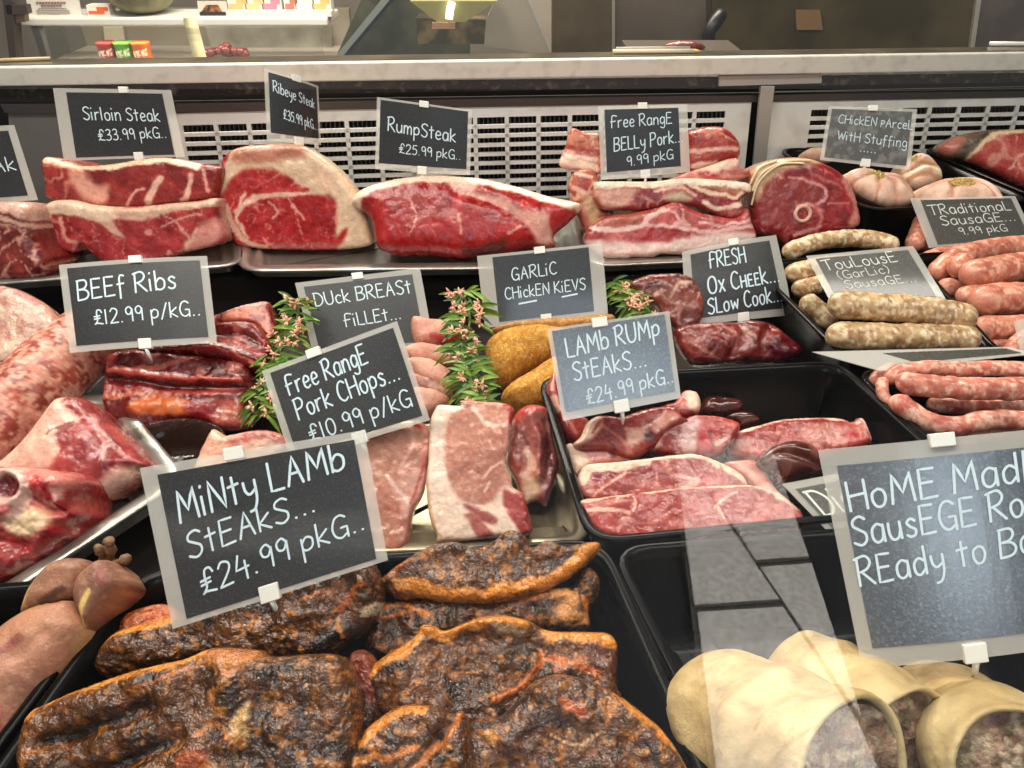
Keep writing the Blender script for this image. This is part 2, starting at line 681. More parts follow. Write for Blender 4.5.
# deck and raised shelf
b = MB(); b.box((-1.7, .17, .80), (1.7, .965, ZD - .012)); b.build('deck', DARKGLOSS, case)
b = MB(); b.box((-1.7, .965, .80), (1.7, 1.36, ZS - .004)); b.build('back_shelf', DARKGLOSS, case)
b = MB(); b.box((-1.7, .13, 0), (1.7, .17, .88)); b.build('front_panel', plain('counter_front', (60, 56, 54), .5), case)
# ledge: its front edge follows the traced line
L0, L1 = atY(-60, 68.3, 1.215), None
ZL = L0[2]
L1 = atZ(1090, 52, ZL)
Lb0, Lb1 = atY(-60, 87.3, L0[1]), None
hgt = ZL - Lb0[2]
far0 = L0 + np.array([-.05, .05, 0]); far1 = L1 + np.array([.05, .05, 0])
b = MB(); b.prism([L0, L1, far1, far0], (0, 0, -hgt)); o = b.build('ledge', LEDGE, case, bevel=.002)
b = MB()
q = [np.array([0, .004, .001])] * 4
b.prism([L0 + (0, .012, .0015), L1 + (0, .012, .0015), far1 + (0, -.002, .0015), far0 + (0, -.002, .0015)], (0, 0, -.003))
b.build('ledge_top', plain('greasy_worktop', (92, 82, 68), .22, .5, vary=(12, (132, 120, 100), .4, .7)), case)
# back side of the counter under the ledge
b = MB(); b.prism([L0 + (-.3, .12, -hgt), L1 + (.3, .12, -hgt), L1 + (.3, .15, -hgt), L0 + (-.3, .15, -hgt)], (0, 0, -.5)); b.build('back_panel', SHADE, case)


def along(px, py, off):
    """point on the upright plane that runs parallel to the ledge, off metres behind its front edge"""
    d = L1 - L0
    n = np.array([d[1], -d[0], 0]); n /= np.linalg.norm(n)
    return on_plane([[px, py]], L0 - n * off, n)[0]


nled = np.array([(L1 - L0)[1], -(L1 - L0)[0], 0]); nled /= np.linalg.norm(nled)
# grimy rubber seal between ledge and vents
b = MB(); b.prism([along(-80, 100, .035), along(1100, 81, .035), along(1100, 72, .035), along(-80, 88, .035)], -nled * .02); b.build('seal', GRIME, case)
b = MB(); b.prism([along(150, 113, .030), along(1100, 96, .030), along(1100, 90, .030), along(150, 104, .030)], -nled * .02); b.build('seal_rail', plain('dark_rail', (70, 66, 64), .4, .3), case)


def vent(x0, yt0, x1, yt1, s0, s1, top, rows, cols, drop):
    """panel with real slots: frame, bars and slats; coordinates are the traced corners of panel and slotted field"""
    off = .034
    A, Bp = along(x0, yt0, off), along(x1, yt1, off)
    d = (Bp - A); d[2] = 0
    W = np.linalg.norm(d); e = d / W
    z = np.array([0, 0, 1.0]); lean = -nled * .10
    H = drop
    pt = lambda u, v: A + e * u * W + (Bp - A)[2] * u * z - (z * v * H) + nled * .030 * v
    b = MB()
    T = -nled * .004
    rect = lambda u0, u1, v0, v1: b.prism([pt(u0, v1), pt(u1, v1), pt(u1, v0), pt(u0, v0)], T)
    rect(0, 1, 0, top)
    rect(0, 1, .97, 1)
    if s0 > 0: rect(0, s0, top, .97)
    if s1 < 1: rect(s1, 1, top, .97)
    cw = (s1 - s0) / cols
    for c in range(1, cols):
        u = s0 + c * cw
        rect(u - .0035 / W, u + .0035 / W, top, .97)
    rh = (.97 - top) / rows
    for r in range(1, rows):
        v = top + r * rh
        rect(s0, s1, v - rh * .20, v + rh * .20)
    b.build('vent_panel', VENT, case)
    b = MB()
    for r in range(24):
        pass
    nf = int(W / .008)
    for k in range(nf):
        u = s0 + (s1 - s0) * (k + .5) / nf
        p = [pt(u - .0006, .97) - nled * .012, pt(u + .0006, .97) - nled * .012, pt(u + .0006, top) - nled * .012, pt(u - .0006, top) - nled * .012]
        b.prism(p, -nled * .02)
    b.build('cooling_fins', plain('cooling_fins', (84, 84, 82), .4, .6), case)
    b = MB(); b.prism([pt(0, 1) - nled * .034, pt(1, 1) - nled * .034, pt(1, 0) - nled * .034, pt(0, 0) - nled * .034], -nled * .006); b.build('vent_backing', SHADE, case)


vent(168, 113.5, 752, 98.5, .02, .955, .12, 9, 17, .155)
vent(772, 97, 1110, 90, .12, .995, .14, 9, 10, .155)
# blank panel on the far left and the T shaped post
b = MB(); b.prism([along(14, 205, .03), along(172, 205, .03), along(170, 112, .034), along(8, 110, .034)], -nled * .004); b.build('blank_panel', plain('grey_panel', (112, 107, 105), .5, .2, vary=(20, (120, 116, 114), .5, .8)), case)
b = MB(); b.prism([along(5, 113, .026), along(175, 113, .026), along(175, 104, .026), along(0, 104, .026)], -nled * .01); b.build('panel_lip', plain('grey_lip', (70, 66, 68), .5, .2), case)
b = MB()
b.prism([along(752, 180, .012), along(764, 180, .012), along(775, 86, .012), along(761, 86, .012)], -nled * .008)
b.prism([along(719, 86.5, .010), along(822, 83.5, .010), along(822, 73.5, .010), along(719, 76, .010)], -nled * .008)
b.build('support_post', plain('post_steel', (176, 173, 167), .4, .4), case, bevel=.001)

# small things on the ledge: pens and sticks
def stick(name, p0, p1, r, col, label, cat, tip=None):
    a, c = atZ(*p0, ZL + .0015 + r), atZ(*p1, ZL + .0015 + r)
    m = plain(name + '_body', col, .4)
    V, Fc = tube_mesh([a, a + (c - a) * .5, c], r, 8)
    o = mk(name, V, Fc, m)
    props(o, label, cat)
    if tip:
        V, Fc = tube_mesh([c, c + (c - a) * .05, c + (c - a) * .10], [r, r * .6, r * .1], 8)
        mk('tip', V, Fc, plain(name + '_tip', tip, .4), o)
    return o


stick('pen', (613, 51.5), (694, 51.0), .0035, (222, 208, 176), 'clear ballpoint pen with a yellow tip lying on the steel ledge', 'pen', (222, 170, 60))
stick('knife_steel', (616, 48.5), (690, 47.8), .0025, (180, 172, 160), 'thin grey rod lying behind the pen on the ledge', 'rod')
stick('wooden_skewer', (-20, 61), (50, 58.5), .0028, (190, 165, 120), 'thin wooden stick lying on the ledge above the sirloin card', 'stick')
stick('steel_spatula', (990, 43.5), (1050, 44.2), .0035, (225, 222, 216), 'steel handle lying on the ledge above the chicken card', 'utensil')

# ------------------------------------------------------------------ the second counter across the aisle
YB = 3.0
def P3(px, py, Y=YB): return atY(px, py, Y)
cab = empty('glass_serving_counter', (P3(165, 60)[0], YB + .25, 0), 'glass fronted serving counter across the aisle with a white shelf on top', 'display counter')
zt = P3(165, 17)[2]; zb = P3(165, 25.5)[2]
xl, xr = P3(22, 20)[0], P3(328, 20)[0]
b = MB(); b.box((xl, YB - .02, zb), (xr, YB + .20, zt)); b.build('top_shelf', plain('white_shelf', (226, 222, 212), .35), cab, bevel=.006)
zlow = .80
b = MB(); b.box((xl, YB + .40, zlow - .05), (xr, YB + .44, zb)); b.build('back_wall', plain('taupe_wall', (128, 116, 100), .5, vary=(3, (150, 140, 126), .4, .7)), cab)
b = MB(); b.box((xl, YB - .06, zlow - .8), (xr, YB + .44, zlow)); b.build('base', plain('counter_base', (160, 148, 134), .45), cab)
b = MB(); b.prism([P3(42, 60, YB - .03), P3(48, 60, YB - .03), P3(38, 24, YB - .01), P3(30, 24, YB - .01)], (0, .03, 0)); b.build('end_frame', plain('dark_frame', (60, 54, 48), .5), cab)
b = MB(); b.prism([P3(52, 62, YB + .38), P3(72, 62, YB + .38), P3(62, 24, YB + .38), P3(44, 24, YB + .38)], (0, .01, 0)); b.build('side_pillar', plain('grey_frame', (94, 86, 78), .5), cab)
b = MB(); b.prism([P3(107, 62, YB + .37), P3(128, 62, YB + .37), P3(122, 25, YB + .37), P3(103, 25, YB + .37)], (0, .01, 0)); b.build('inner_pillar', plain('beige_pillar', (190, 178, 150), .5), cab)
b = MB(); b.prism([P3(215, 62, YB + .36), P3(332, 62, YB + .36), P3(332, 25, YB + .36), P3(205, 25, YB + .36)], (0, .01, 0)); b.build('steel_lining', plain('steel_lining', (168, 162, 148), .3, .4, vary=(6, (120, 112, 98), .4, .65)), cab)
V = []
for k in range(9):
    t = k / 8
    p = P3(183 + 11 * t, 18 + 44 * t, YB - .03 - .02 * math.sin(t * 1.6)); p2 = P3(196 + 11 * t, 18 + 44 * t, YB - .03 - .02 * math.sin(t * 1.6))
    V += [p, p2]
V = np.array(V); n_ = len(V)
V2 = np.vstack([V, V + (0, .006, 0)])
Fc = [(2 * k, 2 * k + 2, 2 * k + 3, 2 * k + 1) for k in range(8)] + [(n_ + 2 * k, n_ + 2 * k + 1, n_ + 2 * k + 3, n_ + 2 * k + 2) for k in range(8)]
Fc += [(2 * k, n_ + 2 * k, n_ + 2 * k + 2, 2 * k + 2) for k in range(8)] + [(2 * k + 1, 2 * k + 3, n_ + 2 * k + 3, n_ + 2 * k + 1) for k in range(8)]
mk('price_rail', V2, Fc, CREAM, cab)
b = MB(); b.box((xl + .04, YB - .045, zlow), (xr - .02, YB - .041, zb)); b.build('front_glass', FARGLASS, cab)

area('far_counter_fill', ((xl + xr) / 2, YB + .06, zb - .012), (1.0, .04), 2.6, (1, .95, .85))  # unseen fill lamp added to brighten the tubs and lining
# tubs standing in it
def tub(px, py, wpx, hpx, col, lab, name='gravy_tub'):
    Y = YB + .10
    zb_ = zlow + .001
    c = P3(px, 60, Y); c[2] = zb_
    r = wpx / F * (((c - CAM) @ FWD)) / 2
    top = P3(px, py, Y)[2]
    hh = top - zb_
    prof = [(r * .94, 0), (r, hh * .06), (r, hh * .86), (r * 1.04, hh * .87), (r * 1.04, hh)]
    V, Fc = [], []
    nn = 24
    for (rr, z) in prof:
        V += [(c[0] + rr * math.cos(2 * math.pi * k / nn), c[1] + rr * math.sin(2 * math.pi * k / nn), zb_ + z) for k in range(nn)]
    m_ = len(prof)
    Fc = [(i * nn + k, i * nn + (k + 1) % nn, (i + 1) * nn + (k + 1) % nn, (i + 1) * nn + k) for i in range(m_ - 1) for k in range(nn)]
    Fc += [tuple(range(nn - 1, -1, -1)), tuple((m_ - 1) * nn + k for k in range(nn))]
    o = mk(name, V, Fc, plain(name + '_card', col, .45))
    props(o, lab, 'tub', 'gravy tubs in the far counter')
    # printed band
    V, Fc = [], []
    for j, z in enumerate((.25, .62)):
        V += [(c[0] + r * 1.012 * math.cos(a), c[1] + r * 1.012 * math.sin(a), zb_ + hh * (z + .16 * (t - .5))) for t, a in [(k / 10, math.radians(215 + 110 * k / 10)) for k in range(11)]]
    Fc = [(k, k + 1, 12 + k, 11 + k) for k in range(10)]
    mk('printed_band', V, Fc, plain(name + '_print', (235, 225, 205), .5, vary=(90, col, .45, .55)), o)


tub(110, 41.5, 17, 20, (178, 34, 28), 'red cardboard tub behind the far counter glass')
tub(127, 41.5, 17, 20, (92, 170, 38), 'green cardboard tub between the red and the orange one')
tub(144.5, 41.5, 17, 20, (236, 112, 22), 'orange cardboard tub behind the far counter glass')
# mince heap in it
bm_pts = []
rs = np.random.RandomState(4)
for i in range(26):
    x = rs.uniform(205, 247); y = 57 - rs.uniform(0, 1) ** 1.2 * 11 * (1 - abs(x - 226) / 26)
    c = P3(x, y, YB + .14 + rs.uniform(-.03, .03))
    c[2] = max(c[2], zlow + .016)
    V, Fc = tube_mesh([c + (-.014, 0, 0), c + (-.008, 0, .004), c + (.006, 0, .004), c + (.014, 0, 0)], [.004, .015, .014, .004], 8)
    bm_pts.append((V, Fc))
b = MB()
for V, Fc in bm_pts: b.add(V, Fc)
props(b.build('diced_meat', plain('dark_meat', (120, 44, 42), .35), smooth=True), 'heap of dark diced meat behind the far counter glass', 'diced meat', kind='stuff')

# pumpkin on the shelf
def pumpkin():
    c = P3(147, 19, YB + .09); r = 32 / F * ((c - CAM) @ FWD)
    c[2] = zt
    V, Fc = [], []
    nu, nv = 60, 18
    for j in range(nv + 1):
        ph = math.pi * j / nv
        for i in range(nu):
            th = 2 * math.pi * i / nu
            rr = r * math.sin(ph) ** .8 * (1 - .05 * (abs(math.cos(th * 5.5)) ** 6))
            V.append((c[0] + rr * math.cos(th), c[1] + rr * math.sin(th), c[2] + r * .66 * (1 - math.cos(ph))))
    Fc = [(j * nu + i, j * nu + (i + 1) % nu, (j + 1) * nu + (i + 1) % nu, (j + 1) * nu + i) for j in range(nv) for i in range(nu)]
    o = mk('pumpkin', V, [tuple(reversed(f)) for f in Fc], plain('pumpkin_skin', (122, 118, 82), .45, vary=(30, (150, 140, 100), .4, .7)))
    props(o, 'large grey green pumpkin on the shelf across the aisle', 'pumpkin')
    V, Fc = tube_mesh([c + (0, 0, r * 1.28), c + (.005, 0, r * 1.42), c + (.02, 0, r * 1.5)], [.02, .013, .015], 8)
    mk('stem', V, Fc, plain('pumpkin_stem', (120, 104, 66), .7), o)


pumpkin()

def standing_card(name, corners, Y, mat, label, cat, thick=.004, group=None):
    b = MB()
    b.prism([P3(*p, Y) for p in corners], (0, thick, 0))
    return props(b.build(name, mat), label, cat, group)


# printed notice
nb = standing_card('paper_notice', [(29, 17), (82, 17), (76, -14), (24, -14)], YB + .05, plain('paper', (222, 214, 204), .7), 'white printed notice standing on the far left of the shelf across the aisle', 'notice')
zq = lambda py: P3(50, py, YB + .047)[2]
b = MB()
for k, (y, a, c) in enumerate([(2, 36, 68), (5, 41, 62)]):
    for j in range(int((c - a) / 3)):
        b.prism([P3(a + 3 * j, y + 1.6, YB + .047), P3(a + 3 * j + 2.2, y + 1.6, YB + .047), P3(a + 3 * j + 2.2, y, YB + .047), P3(a + 3 * j, y, YB + .047)], (0, .002, 0))
b.build('heading', plain('brown_ink', (130, 84, 66), .7), nb)
b = MB()
for k, (y, a, c) in enumerate([(8, 38, 69), (10.3, 36, 70), (12.6, 37, 71), (14.6, 48, 62)]):
    for j in range(int((c - a) / 2.4)):
        b.prism([P3(a + 2.4 * j, y + 1.1, YB + .047), P3(a + 2.4 * j + 1.7, y + 1.1, YB + .047), P3(a + 2.4 * j + 1.7, y, YB + .047), P3(a + 2.4 * j, y, YB + .047)], (0, .002, 0))
b.build('small_print', plain('grey_ink', (150, 138, 132), .7), nb)


def carton(name, x0, x1, y1, y0, Y, dep, col, band, label, group=None):
    a = P3(x0, y0, Y); c = P3(x1, y1, Y)
    b = MB(); b.box((a[0], Y, zt), (c[0], Y + dep, c[2] if c[2] > zt + .01 else zt + .05))
    o = props(b.build(name, plain(name + '_board', col, .55)), label, 'carton', group)
    zt2 = c[2]
    b = MB()
    h_ = zt2 - zt
    b.box((a[0] + .004, Y - .0015, zt + h_ * .12), (a[0] + (c[0] - a[0]) * .75, Y, zt + h_ * .42))
    b.box((a[0] + (c[0] - a[0]) * .45, Y - .0015, zt + h_ * .42), (c[0] - .004, Y, zt + h_ * .80))
    b.build('printed_panel', plain(name + '_print', band, .5), o)
    return o


carton('small_carton', 89, 108, 5, 17, YB + .04, .05, (236, 226, 214), (226, 96, 40), 'small white and orange carton beside the printed notice on the far shelf')
labs = ['leftmost of the cream cartons in a row', 'second cream carton with a peach label', 'third carton with a pink label', 'carton with a dull red label right of the pink one', 'plain white carton beside the rightmost one', 'rightmost carton with an orange label']
for i, (x, col) in enumerate([(229, (240, 178, 120)), (246, (226, 190, 140)), (263, (226, 130, 150)), (285, (190, 112, 100)), (296, (222, 214, 206)), (313, (240, 176, 110))]):
    carton('seasoning_carton', x, x + 16 if i != 3 else x + 10, -12, 11, YB + .05, .05, (232, 222, 206), col, labs[i] + ' on the far shelf', 'cartons on the far shelf')
b = MB(); a = P3(228, 17, YB); c = P3(331, 11.5, YB); b.box((a[0], YB + .0, zt + .001), (c[0], YB + .045, c[2])); props(b.build('carton_tray', plain('white_board', (234, 228, 216), .6)), 'low white cardboard tray under the row of cartons on the far shelf', 'tray')
o = standing_card('picture_card', [(199, 16.5), (228, 16), (226, 1), (197, 1)], YB + .03, plain('photo_card', (216, 206, 190), .5), 'small picture card of food leaning on the far shelf by the pumpkin', 'card')
b = MB(); b.prism([P3(200, 15.8, YB + .028), P3(226, 15.4, YB + .028), P3(225.5, 12, YB + .028), P3(199.6, 12, YB + .028)], (0, .002, 0)); b.build('dark_band', plain('ink_black', (34, 32, 34), .5), o)
b = MB(); b.prism([P3(201 + 0, 12, YB + .028), P3(222, 11.6, YB + .028), P3(218, 5, YB + .028), P3(206, 5, YB + .028)], (0, .002, 0)); b.build('food_picture', plain('food_print', (168, 104, 60), .5, vary=(60, (60, 40, 30), .4, .6)), o)
# ladder-like dark stand at the very left
st = empty('folding_stand', (P3(10, 30, 2.9)[0], 2.9, 0), 'dark wooden stand leaning at the far left edge behind the ledge', 'stand')
b = MB(); b.prism([P3(10, 64, 2.9), P3(17, 64, 2.9), P3(9, -20, 2.9), P3(0, -20, 2.9)], (0, .05, 0)); b.build('leg', plain('dark_wood', (56, 44, 38), .5), st)
b = MB(); b.prism([P3(7, 14.5, 2.9), P3(28, 14, 2.9), P3(26, 5, 2.9), P3(5, 5, 2.9)], (0, .03, 0)); b.build('rung', plain('dark_rung', (64, 50, 42), .5), st)
b = MB(); b.prism([P3(10, 23, 2.92), P3(25, 22, 2.92), P3(24, 15, 2.92), P3(8, 15, 2.92)], (0, .03, 0)); b.build('board', plain('brown_board', (140, 106, 76), .6), st)

# ------------------------------------------------------------------ slanted glass counter in the middle, steel fridge doors
g = empty('slanted_glass_case', (P3(440, 60, 2.2)[0], 2.3, 0), 'slant sided glass case with a lamp inside behind the middle of the ledge', 'glass case')
Yg = 2.2
b = MB(); b.prism([P3(334, 58, Yg), P3(341, 58, Yg), P3(398, -10, Yg), P3(389, -10, Yg)], (0, .02, 0)); b.build('slanted_edge', plain('glass_edge', (170, 178, 170), .25, .1), g)
b = MB(); b.prism([P3(343, 58, Yg + .01), P3(347, 58, Yg + .01), P3(402, -10, Yg + .01), P3(399, -10, Yg + .01)], (0, .01, 0)); b.build('blue_edge', plain('blue_edge', (86, 96, 120), .3), g)
b = MB(); b.prism([P3(341, 60, Yg + .008), P3(551, 60, Yg + .008), P3(520, -10, Yg + .008), P3(396, -10, Yg + .008)], (0, .006, 0)); b.build('side_glass', FARGLASS, g)
b = MB(); b.prism([P3(551, 60, Yg), P3(554, 60, Yg), P3(524, -10, Yg), P3(520, -10, Yg)], (0, .01, 0)); b.build('far_edge', plain('pale_edge', (190, 188, 178), .3), g)
b = MB(); b.prism([P3(330, 70, 2.9), P3(470, 70, 2.9), P3(470, -20, 2.9), P3(370, -20, 2.9)], (0, .02, 0)); b.build('lining', plain('case_lining', (86, 86, 70), .4, vary=(7, (40, 42, 40), .35, .6)), g)
b = MB(); b.prism([P3(418, 44, 2.7), P3(500, 44, 2.7), P3(486, 20, 2.7), P3(416, 18, 2.7)], (0, .1, 0)); b.build('dark_tray', plain('case_tray', (58, 50, 40), .5, vary=(12, (150, 128, 92), .5, .75)), g)
b = MB(); b.prism([P3(484, 46, 2.6), P3(556, 56, 2.6), P3(572, -10, 2.6), P3(500, -10, 2.6), P3(486, 20, 2.6)], (0, .03, 0)); b.build('white_panel', plain('pale_panel', (176, 164, 150), .5), g)
lm = empty('case_lamp', (P3(452, 10, 2.45)[0], 2.45, P3(452, 26, 2.45)[2]), 'small lamp with a wide tapered shade glowing inside the glass case', 'lamp')
V = [P3(437, 22, 2.45), P3(465, 22, 2.45), P3(497, 1, 2.45), P3(410, 1, 2.45)]
b = MB(); b.prism(V, (0, .12, 0)); b.build('shade', plain('amber_shade', (170, 162, 110), .4), lm)
b = MB(); b.prism([P3(432, 29, 2.445), P3(455, 29, 2.445), P3(455, 22.5, 2.445), P3(432, 22.5, 2.445)], (0, .05, 0)); b.build('base', plain('pink_base', (206, 160, 130), .5), lm)
tm = bpy.data.materials.new('lamp_tube')
N_, L_, b_ = nodes(tm)
b_.inputs['Emission Color'].default_value = (1, .93, .62, 1)
b_.inputs['Emission Strength'].default_value = 2.2
V, Fc = tube_mesh([P3(449, 19, 2.44), P3(450, 10, 2.44), P3(452, 2, 2.44)], .011, 10)
mk('tube', V, Fc, tm, lm)
# fridge doors
fr = empty('steel_fridge', (P3(800, 50, 2.0)[0], 2.1, 0), 'tall brown steel fridge doors standing behind the right half of the ledge', 'fridge')
Yf = 2.0
def door(x0t, x1t, x0b, x1b, mat, nm, Y=Yf):
    b = MB(); b.prism([P3(x0b, 120, Y), P3(x1b, 120, Y), P3(x1t, -60, Y), P3(x0t, -60, Y)], (0, .04, 0)); return b.build(nm, mat, fr)
door(552, 612, 552, 612, plain('brown_steel', (122, 106, 84), .4, .4, vary=(9, (96, 80, 60), .35, .65)), 'door')
door(612, 615, 612, 615, plain('door_edge', (176, 166, 148), .4, .4), 'door_edge', Yf - .01)
door(615, 706, 615, 706, plain('taupe_steel', (110, 98, 86), .4, .4, vary=(7, (134, 122, 108), .4, .7)), 'door')
door(712, 985, 712, 960, OLIVE, 'door')
door(985, 990, 960, 964, plain('bright_edge', (214, 206, 190), .3, .5), 'door_edge', Yf - .01)
door(990, 1130, 964, 1130, plain('plum_steel', (104, 92, 88), .4, .4, vary=(9, (132, 120, 112), .4, .7)), 'door')
door(706, 712, 706, 712, plain('gap_shadow', (70, 60, 40), .7), 'gap', Yf + .01)
b = MB(); b.prism([P3(797, 30, Yf - .012), P3(823, 30, Yf - .012), P3(820, 10, Yf - .012), P3(796, 10, Yf - .012)], (0, .008, 0)); b.build('sticker', plain('tan_sticker', (150, 112, 72), .5), fr)
hd = []
V, Fc = tube_mesh(catmull([P3(709, 46, Yf - .06), P3(708, 34, Yf - .07), P3(714, 24, Yf - .07), P3(721, 14, Yf - .05)], False, .01), .016, 8)
mk('handle', V, Fc, plain('black_handle', (30, 28, 27), .4), fr)
# red meat bits seen at the foot of the steel door
b = MB(); q_ = P3(684, 49.5, 1.75); b.box((q_[0] - .12, 1.70, q_[2] - .03), (q_[0] + .12, 1.86, q_[2])); b.build('side_shelf', plain('side_shelf_steel', (96, 86, 74), .4, .4), fr)
lump('meat_offcut', [(664, 49), (670, 42), (684, 40), (698, 42), (704, 49)], (684, 49, 'Y', 1.75), 0, .05, .02, 8, dict(base=((126, 60, 52), (150, 84, 70))), MEAT,
     'dark meat offcut lying by the fridge behind the pen', 'meat offcut', step=3)

# ------------------------------------------------------------------ hand lettering: strokes in tenths of the capital height
GL = {
 'A': (6.4, "0 0 3 10 6 0|1.2 4 5 4"), 'B': (6.4, "0 0 .5 10|~0 10 4.5 10 5.6 7.8 4 5.8 1 5.4 4.5 5 6.2 2.8 4.6 .5 0 0"),
 'C': (6.2, "~6 8.6 4 10 1.5 8.8 .2 5 1 1.6 3.5 0 6 1.2"), 'D': (6.6, "0 0 .3 10|~-.5 10 3.6 9.6 6.2 6.2 5.8 2.6 3.4 .3 0 0"),
 'E': (5.6, "5.2 9.8 .3 10 0 0 5.4 .2|.1 5.3 4.4 5.3"), 'F': (5.6, "~6 9.6 3 10.4 1 9.6 .5 6 .3 0|-.8 5.2 4.4 5.6"),
 'G': (6.6, "~6 8.6 4 10 1.5 9 .1 5 1 1.4 3.4 0 5.6 1.2|3.6 4.4 6.2 4.4 6.2 -.4"), 'H': (6.2, "0 0 0 10|6 0 6 10|0 5 6 5.4"),
 'I': (1.6, "0 0 0 10"), 'K': (6, "0 0 0 10|5.2 10 .2 4.8 5.8 0"), 'L': (5, "0 10 0 .2 5 0"), 'M': (8, "0 0 1 10 3.9 3.2 6.8 10 7.6 0"),
 'N': (6.2, "0 0 .2 10 5.8 0 6 10"), 'O': (6.8, "~3.4 10 1 8.8 0 5 1 1.2 3.2 0 5.6 1.2 6.4 5 5.4 8.8 3.4 10"),
 'P': (6, "0 -.6 .3 10|~-.4 10 3.8 10.2 5.6 8 4.2 5.4 .3 4.6"), 'R': (6.4, "0 0 .3 10|~-.8 9.6 3.6 10.4 5.4 8.2 4 5.8 1 4.8|1.4 5 6.2 0"),
 'S': (5.8, "~5.6 8.8 3.6 10 1 9 .6 7 2.8 5.4 5 3.8 5 1.4 2.8 0 0 1.2"), 'T': (7, "-.4 9.6 7 10|3.3 9.8 3.3 0"),
 'U': (6.4, "~0 10 0 4 1.2 .6 3.2 0 5.2 1.2 6 4 6 10"), 'V': (6, "0 10 3 0 6 10"), 'W': (8, "0 10 2 0 4 8 6 0 8 10"), 'X': (6, "0 10 6 0|6 10 0 0"),
 'a': (5.2, "~4.6 5.4 2.4 6.4 .3 4.6 .3 1.4 2 0 4 1.2 4.6 4|4.6 6 4.8 0"), 'b': (5, "0 10 0 0|~0 3.6 2.2 6 4.6 4.6 4.4 1.2 2 0 0 1"),
 'c': (4.4, "~4.2 5.2 2.4 6.2 .4 4.6 .4 1.4 2.2 0 4.2 .8"), 'd': (5.2, "~4.4 4.6 2.2 6 .2 4.2 .4 1 2.2 0 4.4 2|4.5 10 4.6 0"),
 'e': (4.8, "~.3 3 4.2 3.6 3.8 5.6 2 6.3 .3 4.4 .4 1.2 2.4 0 4.4 .9"), 'f': (4.2, "~4 9.4 2.4 10 1.4 8.4 1.3 4 1.2 -2|-.2 5.4 3.6 5.6"),
 'g': (5, "~4.4 5.4 2.2 6.4 .3 4.4 .6 1.4 2.4 .6 4.4 2.6|~4.5 6 4.6 0 4 -2.8 2 -3.2 .2 -2.2"), 'h': (5, "0 10 0 0|~0 3.4 1.6 5.8 3.8 5.6 4.4 3.6 4.4 0"),
 'i': (1.4, "0 6 .1 0|.1 8.8 .3 9.4"), 'k': (4.8, "0 10 0 0|4.2 6.4 .2 3 4.6 0"), 'l': (1.4, "0 10 .1 0"), 'm': (7.4, "0 6 0 0|~0 3.4 1.4 6 3 5 3.2 0|~3.2 3.4 4.8 6 6.4 5 6.6 0"),
 'n': (5, "0 6 0 0|~0 3.2 1.8 6 4 5.4 4.4 3 4.4 0"), 'o': (5, "~2.4 6 .4 4.8 .2 2 1.6 0 3.6 .4 4.6 2.8 4 5.2 2.4 6"),
 'p': (5, "0 6 .1 -4|~0 4 2 6.2 4.4 5 4.2 1.8 2 .6 .2 1.4"), 'r': (4, "0 6 .1 0|~.1 3.4 1.4 5.6 3.6 6"), 's': (4.2, "~3.8 5.2 2.2 6.2 .5 5 1.8 3.4 3.6 2.2 3.2 .4 1.4 0 0 .8"),
 't': (4, "1.6 9 1.7 0|-.4 6 3.8 6.4"), 'u': (5, "~0 6 0 2 1.4 0 3.4 .6 4.4 3|4.4 6 4.6 0"), 'y': (5, "~0 6 .4 3 2 1.6 4.4 3|~4.5 6 4.4 0 3 -3.4 1 -4"),
 '0': (5.8, "~2.8 9.4 .6 7.6 .2 3 1.6 0 4 .4 5.2 4 4.6 8 2.8 9.4"), '1': (1.8, ".4 9.4 .4 0"), '2': (5.6, "~.2 7.6 1.8 9.6 4.6 8.6 4.4 5.6 0 0|0 0 5.4 .2"),
 '3': (5, "~.4 8.8 2.6 9.8 4.4 8 3.2 5.6 1.4 5|~1.4 5 4.4 4.4 4.6 1.4 2.4 0 0 .8"), '4': (5.8, "1.6 9.6 0 3.8 5.4 4.2|4 6.8 4.2 -.6"),
 '5': (5, "4.8 9.6 .8 9.4 .5 5.6|~.5 5.6 3.6 5.8 4.8 3 3 .2 0 .6"), '9': (5, "~4.4 7.6 2.6 9.6 .3 8 .8 5.2 3 4.8 4.4 7.6|4.5 8 4.4 0"),
 '.': (1.8, ".3 .3 .8 .1"), '/': (4.4, "0 -.8 4 10"), '(': (3, "~2.4 10.6 .4 7.4 .2 3.4 2 -.6"), ')': (3, "~0 10.6 2 7.4 2.2 3.4 .4 -.6"),
 'L2': (6.4, "~6 7.6 4.8 9.6 2.8 9.2 2.4 6 2.6 2.6 .6 .2 2 1 6.4 .2|.4 5.4 4.6 5.8|.4 3.8 4.6 4.2"),
}
GL['£'] = GL['L2']
GL['x'] = (4.4, "0 6 4.2 0|4.2 6 0 0")
GL['w'] = (6.6, "0 6 1.4 0 3.2 5 5 0 6.4 6")
CHALK = plain('chalk_ink', (214, 232, 242), .6)
CHALKW = plain('pale_chalk_ink', (222, 226, 222), .6)
BOARD = plain('slate_card', (38, 39, 42), .34, 0, .5, bump=(900, .35, .0006), vary=(700, (64, 64, 66), .52, .7), coat=.4)
BOARDS = plain('sky_tinted_slate_card', (62, 68, 78), .3, 0, 1.0, bump=(700, .3, .0006), vary=(500, (96, 104, 116), .5, .66), coat=1.0, crough=.22)  # base lightened and blued to paint in the mirrored sky
BOARDG = plain('glare_slate_card', (86, 86, 85), .4, 0, .5, bump=(900, .35, .0006), vary=(90, (120, 119, 117), .48, .62), coat=.25)  # grey of the base is painted reflection glare
BOARDW = plain('worn_slate_card', (66, 64, 60), .4, 0, .5, bump=(900, .35, .0006), vary=(500, (92, 90, 86), .5, .7), coat=.4)


